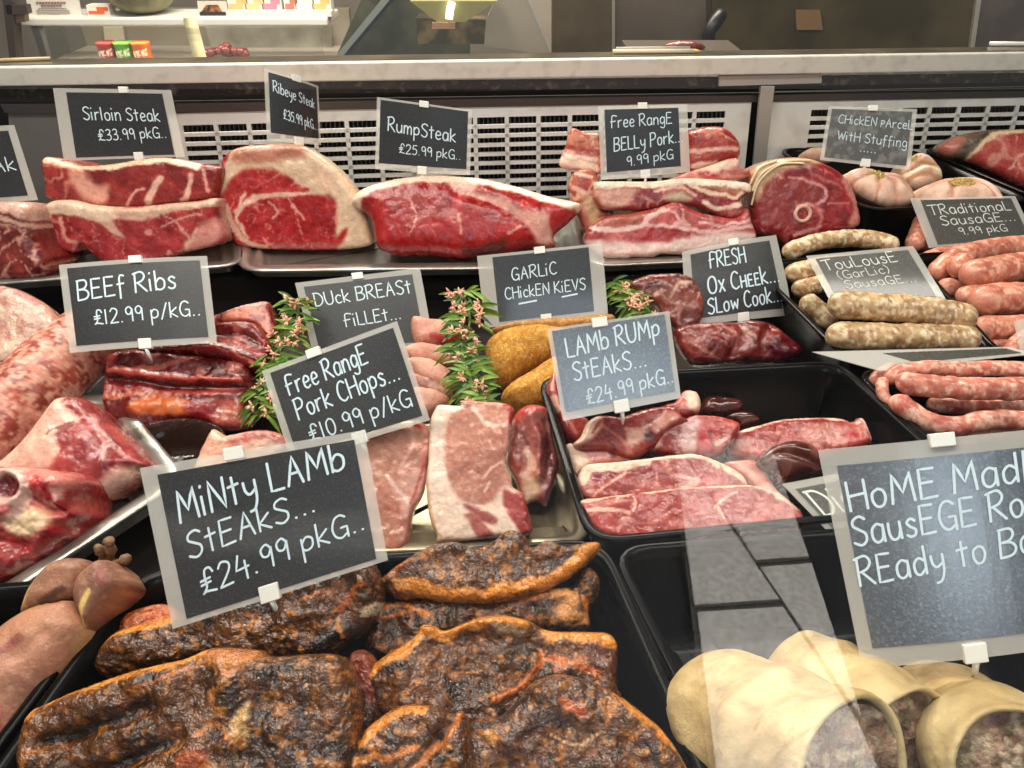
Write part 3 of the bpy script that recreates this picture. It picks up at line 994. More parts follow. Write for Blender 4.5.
def lay_text(text, capscale=None):
    """strokes of a line, in capital heights; a caret before a letter writes it small"""
    x, out = 0, []
    i = 0
    while i < len(text):
        ch = text[i]
        sc = 1.0
        if ch == '^':
            sc = .68
            i += 1
            ch = text[i]
        if ch == ' ':
            x += .38; i += 1
            continue
        wd, st = GL[ch]
        for s in st.split('|'):
            smooth = s.startswith('~')
            v = [float(q) for q in s.lstrip('~').split()]
            p = np.array(v).reshape(-1, 2) * .1 * sc
            if smooth:
                p = catmull(p, False, .06)
            else:
                p = np.vstack([p[k] + (p[k + 1] - p[k]) * t for k in range(len(p) - 1) for t in (0, .34, .67)] + [p[-1]])
            out.append(p + (x, 0))
        x += wd * .1 * sc + .17
        i += 1
    return out, x - .17


def price_card(corners, anchor, tilt, label, lines, yaw=0, m=(.07, .06, .09, .08), bend=0.0, clip=.5, board=None, ink=None,
               stake=.016, face=None, facept=None, cutoff=None, hold=True, clipu=None, curl=0.0, und=()):
    """laminated card on a spike. corners TL TR BR BL in frame pixels on its own leaning plane;
    lines: (text, u0, v0, u1, v1, cap height) in fractions of the sleeve, v from the top"""
    board = board or BOARD
    ink = ink or CHALK
    n = normal(tilt, yaw)
    P0 = at(anchor)
    if face is not None:                       # turned so that it mirrors a bright thing to the viewer
        Pm = atZ(facept[0], facept[1], P0[2] + facept[2]) if facept else P0
        a_ = (CAM - Pm) / np.linalg.norm(CAM - Pm); c_ = (np.array(face) - Pm) / np.linalg.norm(np.array(face) - Pm)
        n = (a_ + c_) / np.linalg.norm(a_ + c_)
    TL, TR, BR, BL = on_plane(corners, P0, n)
    Wm = (np.linalg.norm(TR - TL) + np.linalg.norm(BR - BL)) / 2
    Hm = (np.linalg.norm(TL - BL) + np.linalg.norm(TR - BR)) / 2

    def pos(u, v, off=0.0):
        u = np.asarray(u, float); v = np.asarray(v, float)
        q = ((1 - u) * (1 - v))[:, None] * TL + (u * (1 - v))[:, None] * TR + (u * v)[:, None] * BR + ((1 - u) * v)[:, None] * BL
        k = bend * (1 - (2 * u - 1) ** 2) + curl * np.maximum(0, v - .6) ** 2 * 6 * u + off
        return q + n * k[:, None]

    def sheet(u0, u1, v0, v1, front, back, nu=12, nv=8, hole=None):
        us, vs = np.linspace(u0, u1, nu + 1), np.linspace(v0, v1, nv + 1)
        U, V_ = np.meshgrid(us, vs)
        a = pos(U.ravel(), V_.ravel(), front); c = pos(U.ravel(), V_.ravel(), back)
        N = len(a); w_ = nu + 1
        Fc = []
        for j in range(nv):
            for i in range(nu):
                q = (j * w_ + i, (j + 1) * w_ + i, (j + 1) * w_ + i + 1, j * w_ + i + 1)
                Fc.append(q); Fc.append(tuple(N + k for k in reversed(q)))
        edge = [i for i in range(w_)] + [j * w_ + nu for j in range(1, nv + 1)] + [nv * w_ + i for i in range(nu - 1, -1, -1)] + [j * w_ for j in range(nv - 1, 0, -1)]
        for k in range(len(edge)):
            e0, e1 = edge[k], edge[(k + 1) % len(edge)]
            Fc.append((e0, e1, N + e1, N + e0))
        return np.vstack([a, c]), Fc

    base = pos([clip], [1.0])[0]
    t = empty('price_card', base, label, 'price card', 'chalk price cards')
    l_, r_, t_, b_ = m
    V, Fc = sheet(l_, 1 - r_, t_, 1 - b_, .0006, -.0006)
    mk('slate_card', V, Fc, board, t, smooth=False)
    # clear laminate border: four strips of one sheet
    allv, allf = [], []
    for (a, c, d, e) in ((0, 1, 0, t_), (0, 1, 1 - b_, 1), (0, l_, t_, 1 - b_), (1 - r_, 1, t_, 1 - b_)):
        V, Fc = sheet(a, c, d, e, .0004, -.0004, 10, 6)
        k = sum(len(q) for q in allv)
        allv.append(V); allf += [tuple(k + i for i in f) for f in Fc]
    mk('laminate_border', np.vstack(allv), allf, SLEEVE, t, smooth=False)
    # writing
    for (txt, u0, v0, u1, v1, cap) in lines:
        st, wd = lay_text(txt)
        b = MB()
        hw = .051 * cap * Hm * .9
        sx = (u1 - u0) * Wm / wd
        for s in st:
            loc = np.stack([s[:, 0] * sx, s[:, 1] * cap * Hm], 1)
            d = np.gradient(loc, axis=0)
            d /= np.linalg.norm(d, axis=1)[:, None] + 1e-12
            nn_ = np.stack([-d[:, 1], d[:, 0]], 1)
            ext0, ext1 = loc[0] - d[0] * hw * .6, loc[-1] + d[-1] * hw * .6
            Lp = np.vstack([ext0 + nn_[0] * hw * .5, loc + nn_ * hw, ext1 + nn_[-1] * hw * .5])
            Rp = np.vstack([ext0 - nn_[0] * hw * .5, loc - nn_ * hw, ext1 - nn_[-1] * hw * .5])
            q = np.vstack([Lp, Rp])
            uu = u0 + q[:, 0] / Wm
            vv = v0 + (v1 - v0) * (q[:, 0] / Wm) / (u1 - u0) - q[:, 1] / Hm
            if cutoff is not None: vv = np.minimum(vv, cutoff)
            W3 = pos(uu, vv, .0011)
            k = len(Lp)
            b.add(W3, [(i, k + i, k + i + 1, i + 1) for i in range(k - 1)])
        b.build('writing', ink, t)
    for (a, v0, c, v1) in und:
        b = MB()
        uu = np.linspace(a, c, 8); vv = np.linspace(v0, v1, 8)
        b.add(np.vstack([pos(uu, vv - .011, .0011), pos(uu, vv + .011, .0011)]), [(i, 8 + i, 9 + i, i + 1) for i in range(7)])
        b.build('underline', ink, t)
    # clip on the top edge, holder and spike on the bottom edge
    if hold:
        wu, hv = .0065 / Wm, .009 / Hm
        cu = clip if clipu is None else clipu
        for nm, uc, v0, v1 in (('top_clip', cu, -hv * .35, hv * .55), ('holder', clip, 1 - hv * .95, 1 + hv * .25)):
            V, Fc = sheet(uc - wu, uc + wu, v0, v1, .0028, -.0024, 2, 2)
            o = mk(nm, V, Fc, WHITE, t, smooth=False)
            md = o.modifiers.new('bevel', 'BEVEL'); md.width = .0006; md.segments = 2; md.limit_method = 'ANGLE'
            holder = o
        up = (TL + TR - BL - BR) / 2
        up /= np.linalg.norm(up)
        q0 = pos([clip], [1 + hv * .2])[0] + n * .0005
        V, Fc = tube_mesh([q0, q0 - up * stake * .4 - n * stake * .3, q0 - up * stake * .7 - n * stake * .7], [.0018, .0018, .0008], 8)
        mk('spike', V, Fc, WHITE, holder)
    return t


CD = price_card
CD([(53, 88), (171, 90), (185, 157), (64, 161)], (136, 158, 'Y', 1.075), 12, 'laminated slate card reading Sirloin Steak £33.99 standing over the stacked sirloins',
   [('Sirloin Steak', .21, .43, .85, .46, .18), ('£33.99 pkG..', .30, .73, .88, .70, .16)], clip=.61, m=(.10, .085, .055, .04), bend=-.006, clipu=.58)
CD([(264, 68), (318, 86), (321, 145), (267, 140)], (296, 143, 'Y', 1.10), 8, 'narrow turned slate card reading Ribeye Steak £35.99 above the rib eye joint',
   [('Ribeye Steak', .12, .29, .88, .40, .15), ('£35.99 pkG...', .26, .66, .92, .75, .15)], yaw=42, clip=.52, m=(.06, .05, .04, .11), bend=.010, stake=.024)
CD([(377, 97), (472, 110), (470, 175), (375, 169)], (424, 173, 'Y', 1.07), 14, 'slate card reading Rump Steak £25.99 standing in the rump joint',
   [('RumpSteak', .13, .44, .84, .51, .19), ('£25.99 pkG..', .25, .74, .90, .77, .14)], clip=.5, m=(.04, .04, .03, .09), bend=.006)
CD([(598, 106), (687, 104), (690, 172), (601, 180)], (645, 175, 'Y', 1.055), 16, 'slate card reading Free Range Belly Pork 9.99 standing in the belly pork stack',
   [('Free RangE', .14, .30, .82, .27, .16), ('BELLy Pork...', .16, .62, .94, .54, .18), ('9.99 pkG', .30, .84, .82, .78, .14)], clip=.5, m=(.07, .10, .05, .10))
CD([(829, 106), (917, 109), (910, 170), (820, 160)], (868, 168, 'Y', 1.10), 24, 'slate card with painted grey glare reading Chicken Parcel With Stuffing in the chicken tray',
   [('CHickEN ^PArceL', .13, .30, .97, .34, .15), ('WitH Stuffing', .15, .60, .93, .64, .16), ('.....', .42, .77, .60, .78, .2)], clip=.5, m=(.04, .05, .05, .06), board=BOARDG, ink=CHALK)
CD([(910, 198), (1015, 196), (1036, 240), (929, 248)], (985, 244, 'Y', .99), 46, 'slate card with a tan edge reading Traditional Sausage 9.99 leaning over pink sausages',
   [('TRaditionaL', .13, .36, .90, .32, .20), ('SausaGE...', .20, .58, .90, .55, .19), ('9.99 pkG', .33, .79, .78, .77, .15)], clip=.5, m=(.09, .05, .05, .05), board=BOARDW, ink=CHALKW, hold=False)
CD([(806, 256), (913, 246), (950, 306), (838, 316)], (890, 311, 'Z', 1.0), 50, 'slate card reading Toulouse Garlic Sausage lying on the speckled sausages',
   [('TouLousE', .10, .27, .78, .23, .17), ('(GarLic)', .18, .43, .66, .40, .13), ('SausaGE...', .20, .59, .84, .575, .13)], clip=.5, m=(.07, .07, .06, .05), board=BOARDW, ink=CHALKW, hold=False)
CD([(682, 252), (776, 235), (794, 314), (687, 327)], (738, 320, 'Y', .80), 38, 'slate card with curled corner reading Fresh Ox Cheek Slow Cook over the ox cheeks',
   [('FRESH', .26, .29, .62, .29, .20), ('O^X C^H^E^Ek...', .22, .62, .93, .58, .22), ('SLow Cook...', .20, .88, .92, .82, .20)], clip=.52, m=(.08, .09, .06, .09), bend=.008, curl=-.01)
CD([(477, 256), (602, 243), (608, 314), (485, 328)], (542, 321, 'Y', .80), 30, 'slate card reading Garlic Chicken Kievs with two underlined words over the breaded kievs',
   [('GARLiC', .26, .39, .62, .36, .17), ('CHickEN KiEVS', .19, .64, .84, .62, .16)], clip=.5, m=(.12, .11, .04, .06), und=((.29, .72, .44, .70), (.64, .69, .77, .67)))
CD([(295, 283), (420, 268), (434, 345), (313, 353)], (372, 350, 'Y', .76), 42, 'slate card reading Duck Breast Fillet behind the pork chop card',
   [('DUck BREASt', .12, .36, .90, .31, .18), ('FiLLEt...', .32, .68, .78, .63, .17)], clip=.5, m=(.06, .07, .07, .05), stake=.012)
CD([(59, 265), (207, 256), (217, 343), (70, 353)], (145, 349, 'Z', 1.0), 44, 'slate card reading Beef Ribs £12.99 standing in the beef ribs',
   [('BEEf Ribs', .11, .43, .78, .36, .22), ('£12.99 p/kG..', .20, .72, .92, .68, .17)], clip=.53, m=(.055, .05, .05, .07), bend=.004)
CD([(262, 371), (397, 321), (430, 420), (292, 462)], (365, 440, 'Z', .99), 40, 'tilted slate card reading Free Range Pork Chops £10.99 behind the big mint lamb card',
   [('Free RangE', .13, .34, .72, .29, .20), ('Pork CHops...', .14, .60, .90, .54, .20), ('£10.99 p/kG', .17, .86, .92, .82, .17)], clip=.5, m=(.05, .04, .05, .06), hold=True, clipu=.38)
CD([(547, 329), (669, 311), (681, 398), (563, 421)], (620, 410, 'Z', 1.02), 42, 'glossy slate card tinted with painted sky reflection reading Lamb Rump Steaks £24.99 in the lamb tray',
   [('LAMb RUMp', .13, .34, .90, .26, .21), ('StEAkS...', .15, .60, .76, .57, .20), ('£24.99 pkG..', .22, .88, .96, .80, .17)], clip=.5, m=(.035, .04, .03, .09), clipu=.43, face=SKYP, board=BOARDS)
CD([(140, 468), (364, 430), (388, 560), (173, 629)], (272, 597, 'Z', 1.012), 38, 'large foreground slate card reading Minty Lamb Steaks £24.99 over the dark glazed steaks',
   [('MiNty LAMb', .13, .385, .89, .26, .20), ('StEAkS...', .14, .62, .73, .51, .165), ('£24.99 pkG..', .16, .86, .93, .725, .16)], clip=.455, m=(.07, .05, .06, .035), clipu=.42)
CD([(818, 450), (1084, 424), (1104, 640), (862, 668)], (975, 660, 'Z', 1.02), 40, 'large foreground slate card reading Home Made Sausage Rolls cut by the frame edge',
   [('HoME MadE', .08, .295, .82, .225, .135), ('SausEGE RoLLs', .07, .455, .93, .37, .13), ('REady to BakE', .06, .635, .90, .54, .125)], clip=.47, m=(.06, .05, .08, .085), bend=.006, face=SKYP, facept=(935, 520, .055), board=BOARDS)
CD([(-60, 128), (14, 125), (38, 200), (-45, 206)], (0, 203, 'Y', 1.03), 16, 'slate card cut by the left frame edge above the marbled beef',
   [('StEAk', .16, .64, .86, .58, .18)], clip=.3, m=(.05, .10, .07, .07), hold=False)
CD([(782, 484), (900, 462), (925, 520), (836, 540)], (835, 512, 'Z', .985), 62, 'small slate card half hidden under the big sausage roll card',
   [('DicEd', .10, .62, .75, .58, .42)], clip=.5, m=(.06, .05, .12, .08), board=BOARDW, ink=CHALKW, hold=False)
CD([(812, 352), (1010, 347), (1034, 354), (880, 371)], (900, 358, 'Z', 1.0), 88, 'clear sleeved card lying flat across the tray rims below the speckled sausages',
   [], clip=.5, m=(.30, .05, .2, .2), board=BOARDW, hold=False)
CD([(1014, 322), (1050, 308), (1056, 352), (1021, 356)], (1030, 350, 'Z', 1.0), 45, 'white edged card cut by the right frame edge beside the pink sausages',
   [], clip=.5, m=(.25, .05, .25, .1), hold=False)

# ------------------------------------------------------------------ trays
def rquad(c, rad, k=6):
    """rounded outline of a quad (xy), rad metres"""
    c = np.asarray(c, float)[:, :2]
    out = []
    for i in range(4):
        p, a, b_ = c[i], c[i - 1], c[(i + 1) % 4]
        u = (a - p) / np.linalg.norm(a - p); v = (b_ - p) / np.linalg.norm(b_ - p)
        for t in np.linspace(0, 1, k):
            out.append(p + u * rad * (1 - t) ** 2 + v * rad * t ** 2)
    return np.array(out)


def tray(name, corners, zr, zf, label, mat, rad=.025, slope=.80, lip=.004, world=None, group=None, wall=.002):
    """corners BL BR FR FL of the rim in frame pixels at height zr"""
    Cn = np.array([atZ(x, y, zr) for x, y in corners]) if world is None else np.asarray(world, float)
    r = rquad(Cn, rad)
    cen = r.mean(0)
    def ring(off, z):
        d = np.linalg.norm(r - cen, axis=1)[:, None]
        # push each point along its outward direction by off metres
        nx = np.roll(r, -1, 0) - np.roll(r, 1, 0)
        nn_ = np.stack([nx[:, 1], -nx[:, 0]], 1); nn_ /= np.linalg.norm(nn_, axis=1)[:, None] + 1e-9
        s = np.sign(((r - cen) * nn_).sum(1).mean())
        q = r + nn_ * s * off
        return np.hstack([q, np.full((len(q), 1), z)])
    H = zr - zf
    inset = H * (1 - slope) + .004
    prof = [(-inset * .4, zf - wall), (-inset * .6 , zf - wall), (-inset, zf + .004), (0 - lip * .3, zr - .006), (0, zr - .004), (lip, zr - .004), (lip, zr - .0005), (lip * .6, zr), (-lip * .2, zr), (-lip * .9, zr - .002),
            (-lip - wall, zr - .008), (-inset - wall - lip, zf + .010), (-inset - wall - lip - .006, zf + .002), (-inset - wall - lip - .014, zf)]
    prof = prof[1:]
    V, Fc = [], []
    n = len(r)
    for o_, z in prof: V += list(ring(o_, z))
    for i in range(len(prof) - 1):
        for k in range(n):
            Fc.append((i * n + k, i * n + (k + 1) % n, (i + 1) * n + (k + 1) % n, (i + 1) * n + k))
    Fc.append(tuple(range(n - 1, -1, -1)))
    m = len(prof)
    Fc.append(tuple((m - 1) * n + k for k in range(n)))
    if np.cross(r[1] - r[0], r[n // 2] - r[0]) < 0: Fc = [tuple(reversed(f)) for f in Fc]
    o = mk(name, V, Fc, mat, None, smooth=True)
    props(o, label, 'tray', group)
    return o


TB = 'black plastic food trays'
tray('food_tray', [(138, 574), (600, 541), (762, 900), (-95, 900)], .985, ZD + .003, 'black tray holding the dark glazed mint lamb steaks', BLACK, group=TB)
tray('food_tray', [(541, 378), (838, 362), (990, 500), (592, 539)], .985, ZD + .003, 'black tray of lamb rump steaks in the middle of the counter', BLACK, group=TB)
tray('food_tray', [(615, 549), (1014, 518), (1230, 860), (784, 880)], .985, ZD + .003, 'black tray holding the pastry sausage rolls', BLACK, group=TB)
tray('food_tray', [(752, 262), (903, 254), (995, 353), (851, 360)], .985, ZD + .003, 'black tray of speckled beige sausages', BLACK, group=TB)
tray('food_tray', [(912, 254), (1075, 248), (1190, 345), (1002, 353)], .985, ZD + .003, 'black tray of short pink sausages', BLACK, group=TB)
tray('food_tray', [(857, 371), (1090, 362), (1230, 472), (951, 455)], .985, ZD + .003, 'black tray of one long looped pink sausage', BLACK, group=TB)
tray('food_tray', [(778, 148), (912, 149), (1032, 200), (868, 209)], ZS + .075, ZS + .003, 'black tray of tied chicken parcels on the back shelf', BLACK, group=TB, rad=.035, slope=.9)
tray('food_tray', [(922, 148), (1090, 146), (1190, 190), (1040, 198)], ZS + .075, ZS + .003, 'black tray under the gammon joint at the back', BLACK, group=TB, rad=.03, slope=.9)
tray('food_tray', [(-160, 600), (122, 577), (-125, 900), (-400, 900)], .985, ZD + .003, 'black tray holding the trussed game bird', BLACK, group=TB)
TS = 'stainless steel trays'
tray('steel_tray', [(20, 205), (232, 203), (240, 262), (-60, 285)], ZS + .018, ZS + .003, 'shallow steel tray under the sirloin joints', STEEL, group=TS, rad=.03, lip=.008, slope=.6)
tray('steel_tray', [(246, 205), (570, 203), (586, 264), (244, 268)], ZS + .018, ZS + .003, 'shallow steel tray under the rib eye and rump joints', STEEL, group=TS, rad=.03, lip=.008, slope=.6)
tray('steel_tray', [(590, 205), (752, 203), (765, 255), (592, 263)], ZS + .018, ZS + .003, 'shallow steel tray under the belly pork', STEEL, group=TS, rad=.03, lip=.008, slope=.6)
tray('steel_tray', [(-120, 400), (112, 398), (176, 477), (-60, 630)], ZD + .03, ZD + .004, 'curved steel tray under the lamb leg and the bone', STEEL, group=TS, rad=.025, lip=.008, slope=.6)
tray('steel_tray', [(330, 425), (560, 418), (585, 538), (345, 548)], ZD + .016, ZD + .004, 'steel tray under the pork chops', plain('old_steel', (176, 164, 138), .32, .7, vary=(25, (130, 118, 96), .4, .7)), group=TS, rad=.02, lip=.006, slope=.6)

FAT, FAT2, FATP = (226, 192, 166), (216, 174, 148), (228, 178, 158)
RED = ((150, 26, 30), (184, 44, 44))
VEIN = (230, 158, 142)

# ------------------------------------------------------------------ back shelf: beef
G_ = 'beef cuts on the back shelf'
lump('fillet_of_beef', [(-40, 215), (-10, 203), (18, 202), (30, 206), (35, 222), (42, 246), (51, 260), (50, 272), (40, 279), (10, 280), (-40, 280)],
     (10, 279, 'Z', ZS + .012), 20, .10, .022, 16,
     dict(base=((110, 26, 26), (150, 48, 42)), veins=[(70, .03, (220, 150, 130), .8), (34, .03, (225, 165, 145), .7)],
          areas=[([(-40, 200), (40, 198), (52, 228), (30, 228), (0, 222), (-40, 226)], (206, 160, 142), 4)], lines=[([(0, 210), (20, 216), (42, 224)], 3, (120, 52, 46)), ([(5, 220), (25, 225), (45, 235)], 2, (120, 52, 46))]),
     MEAT, 'dark marbled beef with a fat cap cut by the left frame edge', 'beef joint', G_)

lump('sirloin_joint', A1((100, 660), (110, 620), (150, 590), (200, 585), (260, 598), (330, 605), (420, 603), (500, 595), (580, 588), (635, 582), (640, 630), (658, 690), (640, 715), (560, 735), (480, 757), (400, 770), (330, 768), (290, 755), (255, 725), (240, 712), (215, 738), (160, 718), (110, 690)),
     (130, 261, 'Z', ZS + .012), 14, .11, .012, 9,
     dict(base=((166, 40, 50), (192, 62, 68)), veins=[(26, .022, (232, 160, 150), .8), (60, .022, (226, 150, 140), .5)],
          rims=[(A1((105, 655), (112, 622), (150, 600), (200, 597), (260, 612), (330, 620)), 9, FAT), (A1((330, 617), (420, 614), (500, 606), (635, 592)), 4.5, FAT2)],
          areas=[(A1((250, 600), (340, 610), (450, 612), (470, 630), (400, 640), (340, 640), (370, 690), (350, 690), (300, 650)), FATP, 2), (A1((590, 655), (650, 640), (655, 690), (610, 720), (560, 735), (545, 720)), (226, 150, 140), 3)],
          lines=[(A1((150, 620), (155, 680), (150, 710)), 5, FAT), (A1((190, 635), (200, 690), (230, 705)), 3, VEIN), (A1((580, 665), (550, 730)), 2.5, FAT2), (A1((480, 660), (520, 640), (600, 625)), 1.6, VEIN)], side=(214, 160, 140)),
     MEAT, 'lower of the two stacked sirloin joints with a thick cream fat rim', 'beef joint', G_, step=1.7)

lump('sirloin_joint', A1((125, 480), (135, 460), (170, 465), (240, 485), (330, 480), (420, 465), (500, 463), (580, 478), (640, 485), (652, 500), (645, 550), (625, 580), (540, 592), (450, 604), (380, 610), (300, 606), (200, 592), (140, 577), (135, 540)),
     (130, 206, 'Y', 1.03), 18, .09, .014, 10,
     dict(base=((140, 34, 36), (172, 54, 50)), veins=[(30, .025, (222, 140, 124), .7)],
          rims=[(A1((140, 466), (240, 488), (330, 484)), 3, (222, 190, 160)), (A1((330, 482), (420, 466), (500, 464), (580, 480)), 5, (232, 200, 168))],
          areas=[(A1((215, 500), (250, 495), (290, 540), (330, 545), (310, 600), (270, 590), (230, 550)), (226, 160, 140), 4)],
          lines=[(A1((480, 520), (455, 560), (440, 600)), 6, FATP), (A1((570, 510), (560, 560), (540, 590)), 4.5, FATP), (A1((600, 500), (620, 560)), 3, VEIN), (A1((430, 550), (400, 570), (380, 600)), 3, VEIN), (A1((140, 480), (250, 500)), 2, (220, 120, 100))], side=(170, 70, 60)),
     MEAT, 'upper of the two stacked sirloin joints under the Sirloin Steak card', 'beef joint', G_, step=1.7)

lump('rib_eye_joint', A1((640, 560), (652, 500), (650, 468), (690, 435), (760, 424), (870, 422), (930, 450), (980, 490), (1024, 540), (1060, 600), (1088, 690), (1080, 718), (1000, 730), (860, 732), (720, 724), (680, 702), (650, 660), (635, 610)),
     (295, 248, 'Z', ZS + .014), 16, .10, .014, 12,
     dict(base=((172, 24, 32), (198, 46, 50)), veins=[(30, .02, (236, 150, 140), .75), (70, .018, (226, 130, 120), .5)],
          areas=[(A1((640, 560), (660, 500), (690, 435), (760, 418), (870, 415), (1000, 500), (1100, 620), (1100, 740), (1000, 740), (985, 720), (990, 640), (985, 580), (900, 560), (840, 505), (740, 492), (690, 520), (660, 560)), (226, 190, 160), 2.5),
                 (A1((690, 440), (760, 425), (870, 425), (900, 450), (820, 470), (700, 480)), (196, 128, 104), 5),
                 (A1((990, 690), (1020, 662), (1010, 700), (980, 728), (950, 726)), (196, 40, 46), 2)],
          lines=[(A1((700, 615), (760, 575), (850, 565), (905, 560)), 5, FATP), (A1((668, 600), (690, 660), (720, 700), (780, 720)), 5, FATP), (A1((720, 560), (700, 640), (730, 690)), 3, FATP), (A1((790, 590), (820, 620), (800, 640)), 2, VEIN), (A1((900, 640), (860, 600)), 2, VEIN), (A1((780, 555), (905, 555)), 3.5, (206, 60, 60)), (A1((1000, 470), (1040, 560), (1070, 680)), 4, (214, 176, 138))],
          side=(224, 190, 158)),
     MEAT, 'tall rib eye joint with creamy fat below the Ribeye Steak card', 'beef joint', G_, step=1.7)

lump('rump_joint', A2((65, 600), (80, 565), (130, 540), (220, 520), (320, 515), (420, 520), (480, 530), (560, 550), (640, 575), (735, 600), (700, 650), (655, 690), (655, 722), (580, 727), (500, 742), (430, 752), (380, 757), (300, 748), (200, 747), (140, 722), (125, 660), (110, 630)),
     (440, 258, 'Z', ZS + .014), 34, .08, .026, 26,
     dict(base=((166, 20, 28), (194, 40, 42)), veins=[(22, .016, (232, 130, 120), .8)],
          rims=[(A2((70, 600), (85, 568), (130, 543), (220, 522), (320, 517), (420, 522), (480, 532), (560, 552), (640, 577), (735, 602)), 9, (238, 204, 180))],
          areas=[(A2((350, 545), (430, 540), (430, 570), (500, 590), (560, 620), (640, 640), (700, 640), (655, 690), (650, 720), (610, 715), (560, 650), (470, 600), (380, 575)), (232, 170, 156), 3), (A2((640, 640), (720, 615), (690, 660), (650, 690)), (200, 52, 56), 2), (A2((385, 735), (480, 715), (520, 700), (500, 745), (420, 755)), (110, 44, 40), 4)],
          lines=[(A2((380, 640), (390, 690)), 2, VEIN), (A2((240, 600), (260, 640), (240, 690)), 1.5, VEIN), (A2((120, 650), (140, 720)), 3, (150, 30, 34)), (A2((520, 690), (560, 670)), 2, VEIN)], side=(150, 50, 46)),
     MEAT, 'broad bright red rump joint with a cream fat rim below the Rump Steak card', 'beef joint', G_, step=1.8,
     shape=[(A2((380, 575), (470, 600), (560, 650), (640, 720)), 6, -.004)])

# ------------------------------------------------------------------ belly pork
P_ = 'belly pork slabs'
PK = ((196, 92, 88), (216, 122, 112))
lump('belly_pork', D5((175, 600), (205, 560), (290, 515), (400, 500), (500, 480), (590, 452), (640, 455), (700, 488), (780, 510), (900, 525), (960, 480), (978, 540), (1000, 600), (990, 632), (900, 662), (760, 692), (640, 702), (540, 700), (500, 715), (400, 715), (370, 722), (260, 717), (200, 680), (165, 640)),
     (660, 256, 'Z', ZS + .014), 24, .12, .012, 10,
     dict(base=((186, 66, 68), (208, 96, 92)), veins=[(34, .03, (236, 180, 170), .7)],
          areas=[(D5((165, 640), (300, 640), (420, 645), (560, 640), (690, 615), (800, 600), (1010, 600), (990, 640), (640, 715), (250, 730)), (240, 205, 194), 3),
                 (D5((400, 635), (440, 610), (560, 580), (680, 575), (690, 600), (600, 630), (480, 648)), (190, 62, 66), 2.5),
                 (D5((200, 575), (300, 520), (460, 500), (420, 560), (300, 575)), (188, 96, 70), 5)],
          lines=[(D5((200, 575), (330, 585), (440, 560), (470, 520), (540, 490)), 4.5, (238, 190, 182)), (D5((440, 555), (560, 565), (720, 590), (860, 580), (980, 560)), 3.5, (238, 186, 180)), (D5((540, 480), (600, 500), (620, 560)), 3, (232, 170, 164)), (D5((720, 545), (850, 560), (980, 530)), 2.5, (236, 180, 176)), (D5((250, 700), (500, 700), (800, 675)), 2.5, (226, 176, 164))], side=(214, 160, 140)),
     MEAT, 'bottom slab of the belly pork stack with pink and white streaks', 'belly pork', P_, step=1.6)
lump('belly_pork', D5((95, 370), (120, 300), (200, 295), (240, 340), (222, 380), (225, 430), (250, 480), (310, 500), (215, 565), (170, 600), (150, 560), (108, 440)),
     (585, 225, 'Y', 1.05), 20, .09, .012, 8,
     dict(base=((176, 70, 56), (200, 110, 86)), veins=[(30, .04, (232, 190, 160), .8)], areas=[(D5((150, 400), (220, 440), (240, 500), (190, 560), (165, 470)), (206, 166, 120), 4)], lines=[(D5((110, 380), (180, 400), (220, 390)), 3, (222, 170, 150)), (D5((140, 320), (200, 330)), 3, (232, 190, 170))]),
     MEAT, 'thick brownish belly pork chunk at the near end of the stack beside the rump', 'belly pork', P_, step=1.8)
lump('belly_pork', D5((215, 380), (225, 350), (330, 347), (500, 347), (640, 332), (760, 335), (900, 345), (970, 360), (975, 400), (930, 430), (942, 490), (910, 527), (830, 522), (770, 492), (700, 468), (640, 455), (570, 455), (540, 470), (440, 490), (340, 487), (250, 482), (215, 430)),
     (660, 210, 'Y', 1.035), 22, .09, .012, 8,
     dict(base=((150, 36, 44), (186, 70, 68)), veins=[(40, .03, (232, 170, 160), .6)],
          rims=[(D5((215, 365), (330, 357), (500, 357), (640, 345), (760, 350), (900, 362), (970, 375)), 4.5, (240, 212, 190))],
          areas=[(D5((215, 390), (400, 380), (410, 410), (350, 470), (260, 480), (225, 430)), (226, 166, 146), 4), (D5((720, 360), (930, 380), (925, 410), (780, 390)), (196, 130, 104), 3), (D5((560, 410), (640, 405), (680, 440), (620, 455), (560, 440)), (206, 180, 150), 4)],
          lines=[(D5((640, 352), (760, 400), (900, 425), (925, 410)), 3.5, (236, 200, 170)), (D5((740, 450), (800, 480), (900, 460), (930, 440)), 4, (240, 204, 180)), (D5((500, 395), (620, 380), (700, 420)), 3, (232, 176, 156))], side=(196, 120, 100)),
     MEAT, 'middle belly pork strip with a dark red underside resting on the bottom slab', 'belly pork', P_, step=1.6)
lump('belly_pork', D5((50, 270), (80, 170), (105, 90), (170, 110), (250, 130), (255, 300), (160, 295)),
     (577, 172, 'Y', 1.09), 18, .07, .008, 7,
     dict(base=((206, 110, 88), (222, 140, 112)), veins=[(34, .03, (240, 200, 180), .6)], rims=[(D5((58, 260), (110, 275), (200, 290)), 7, (240, 206, 184))],
          lines=[(D5((80, 175), (150, 195), (230, 210)), 5, (182, 80, 66)), (D5((70, 215), (130, 230), (220, 240)), 4, (240, 206, 186)), (D5((100, 130), (240, 160)), 4, (224, 150, 120))]),
     MEAT, 'small belly pork piece sticking out behind the Belly Pork card toward the rump', 'belly pork', P_, step=1.7)
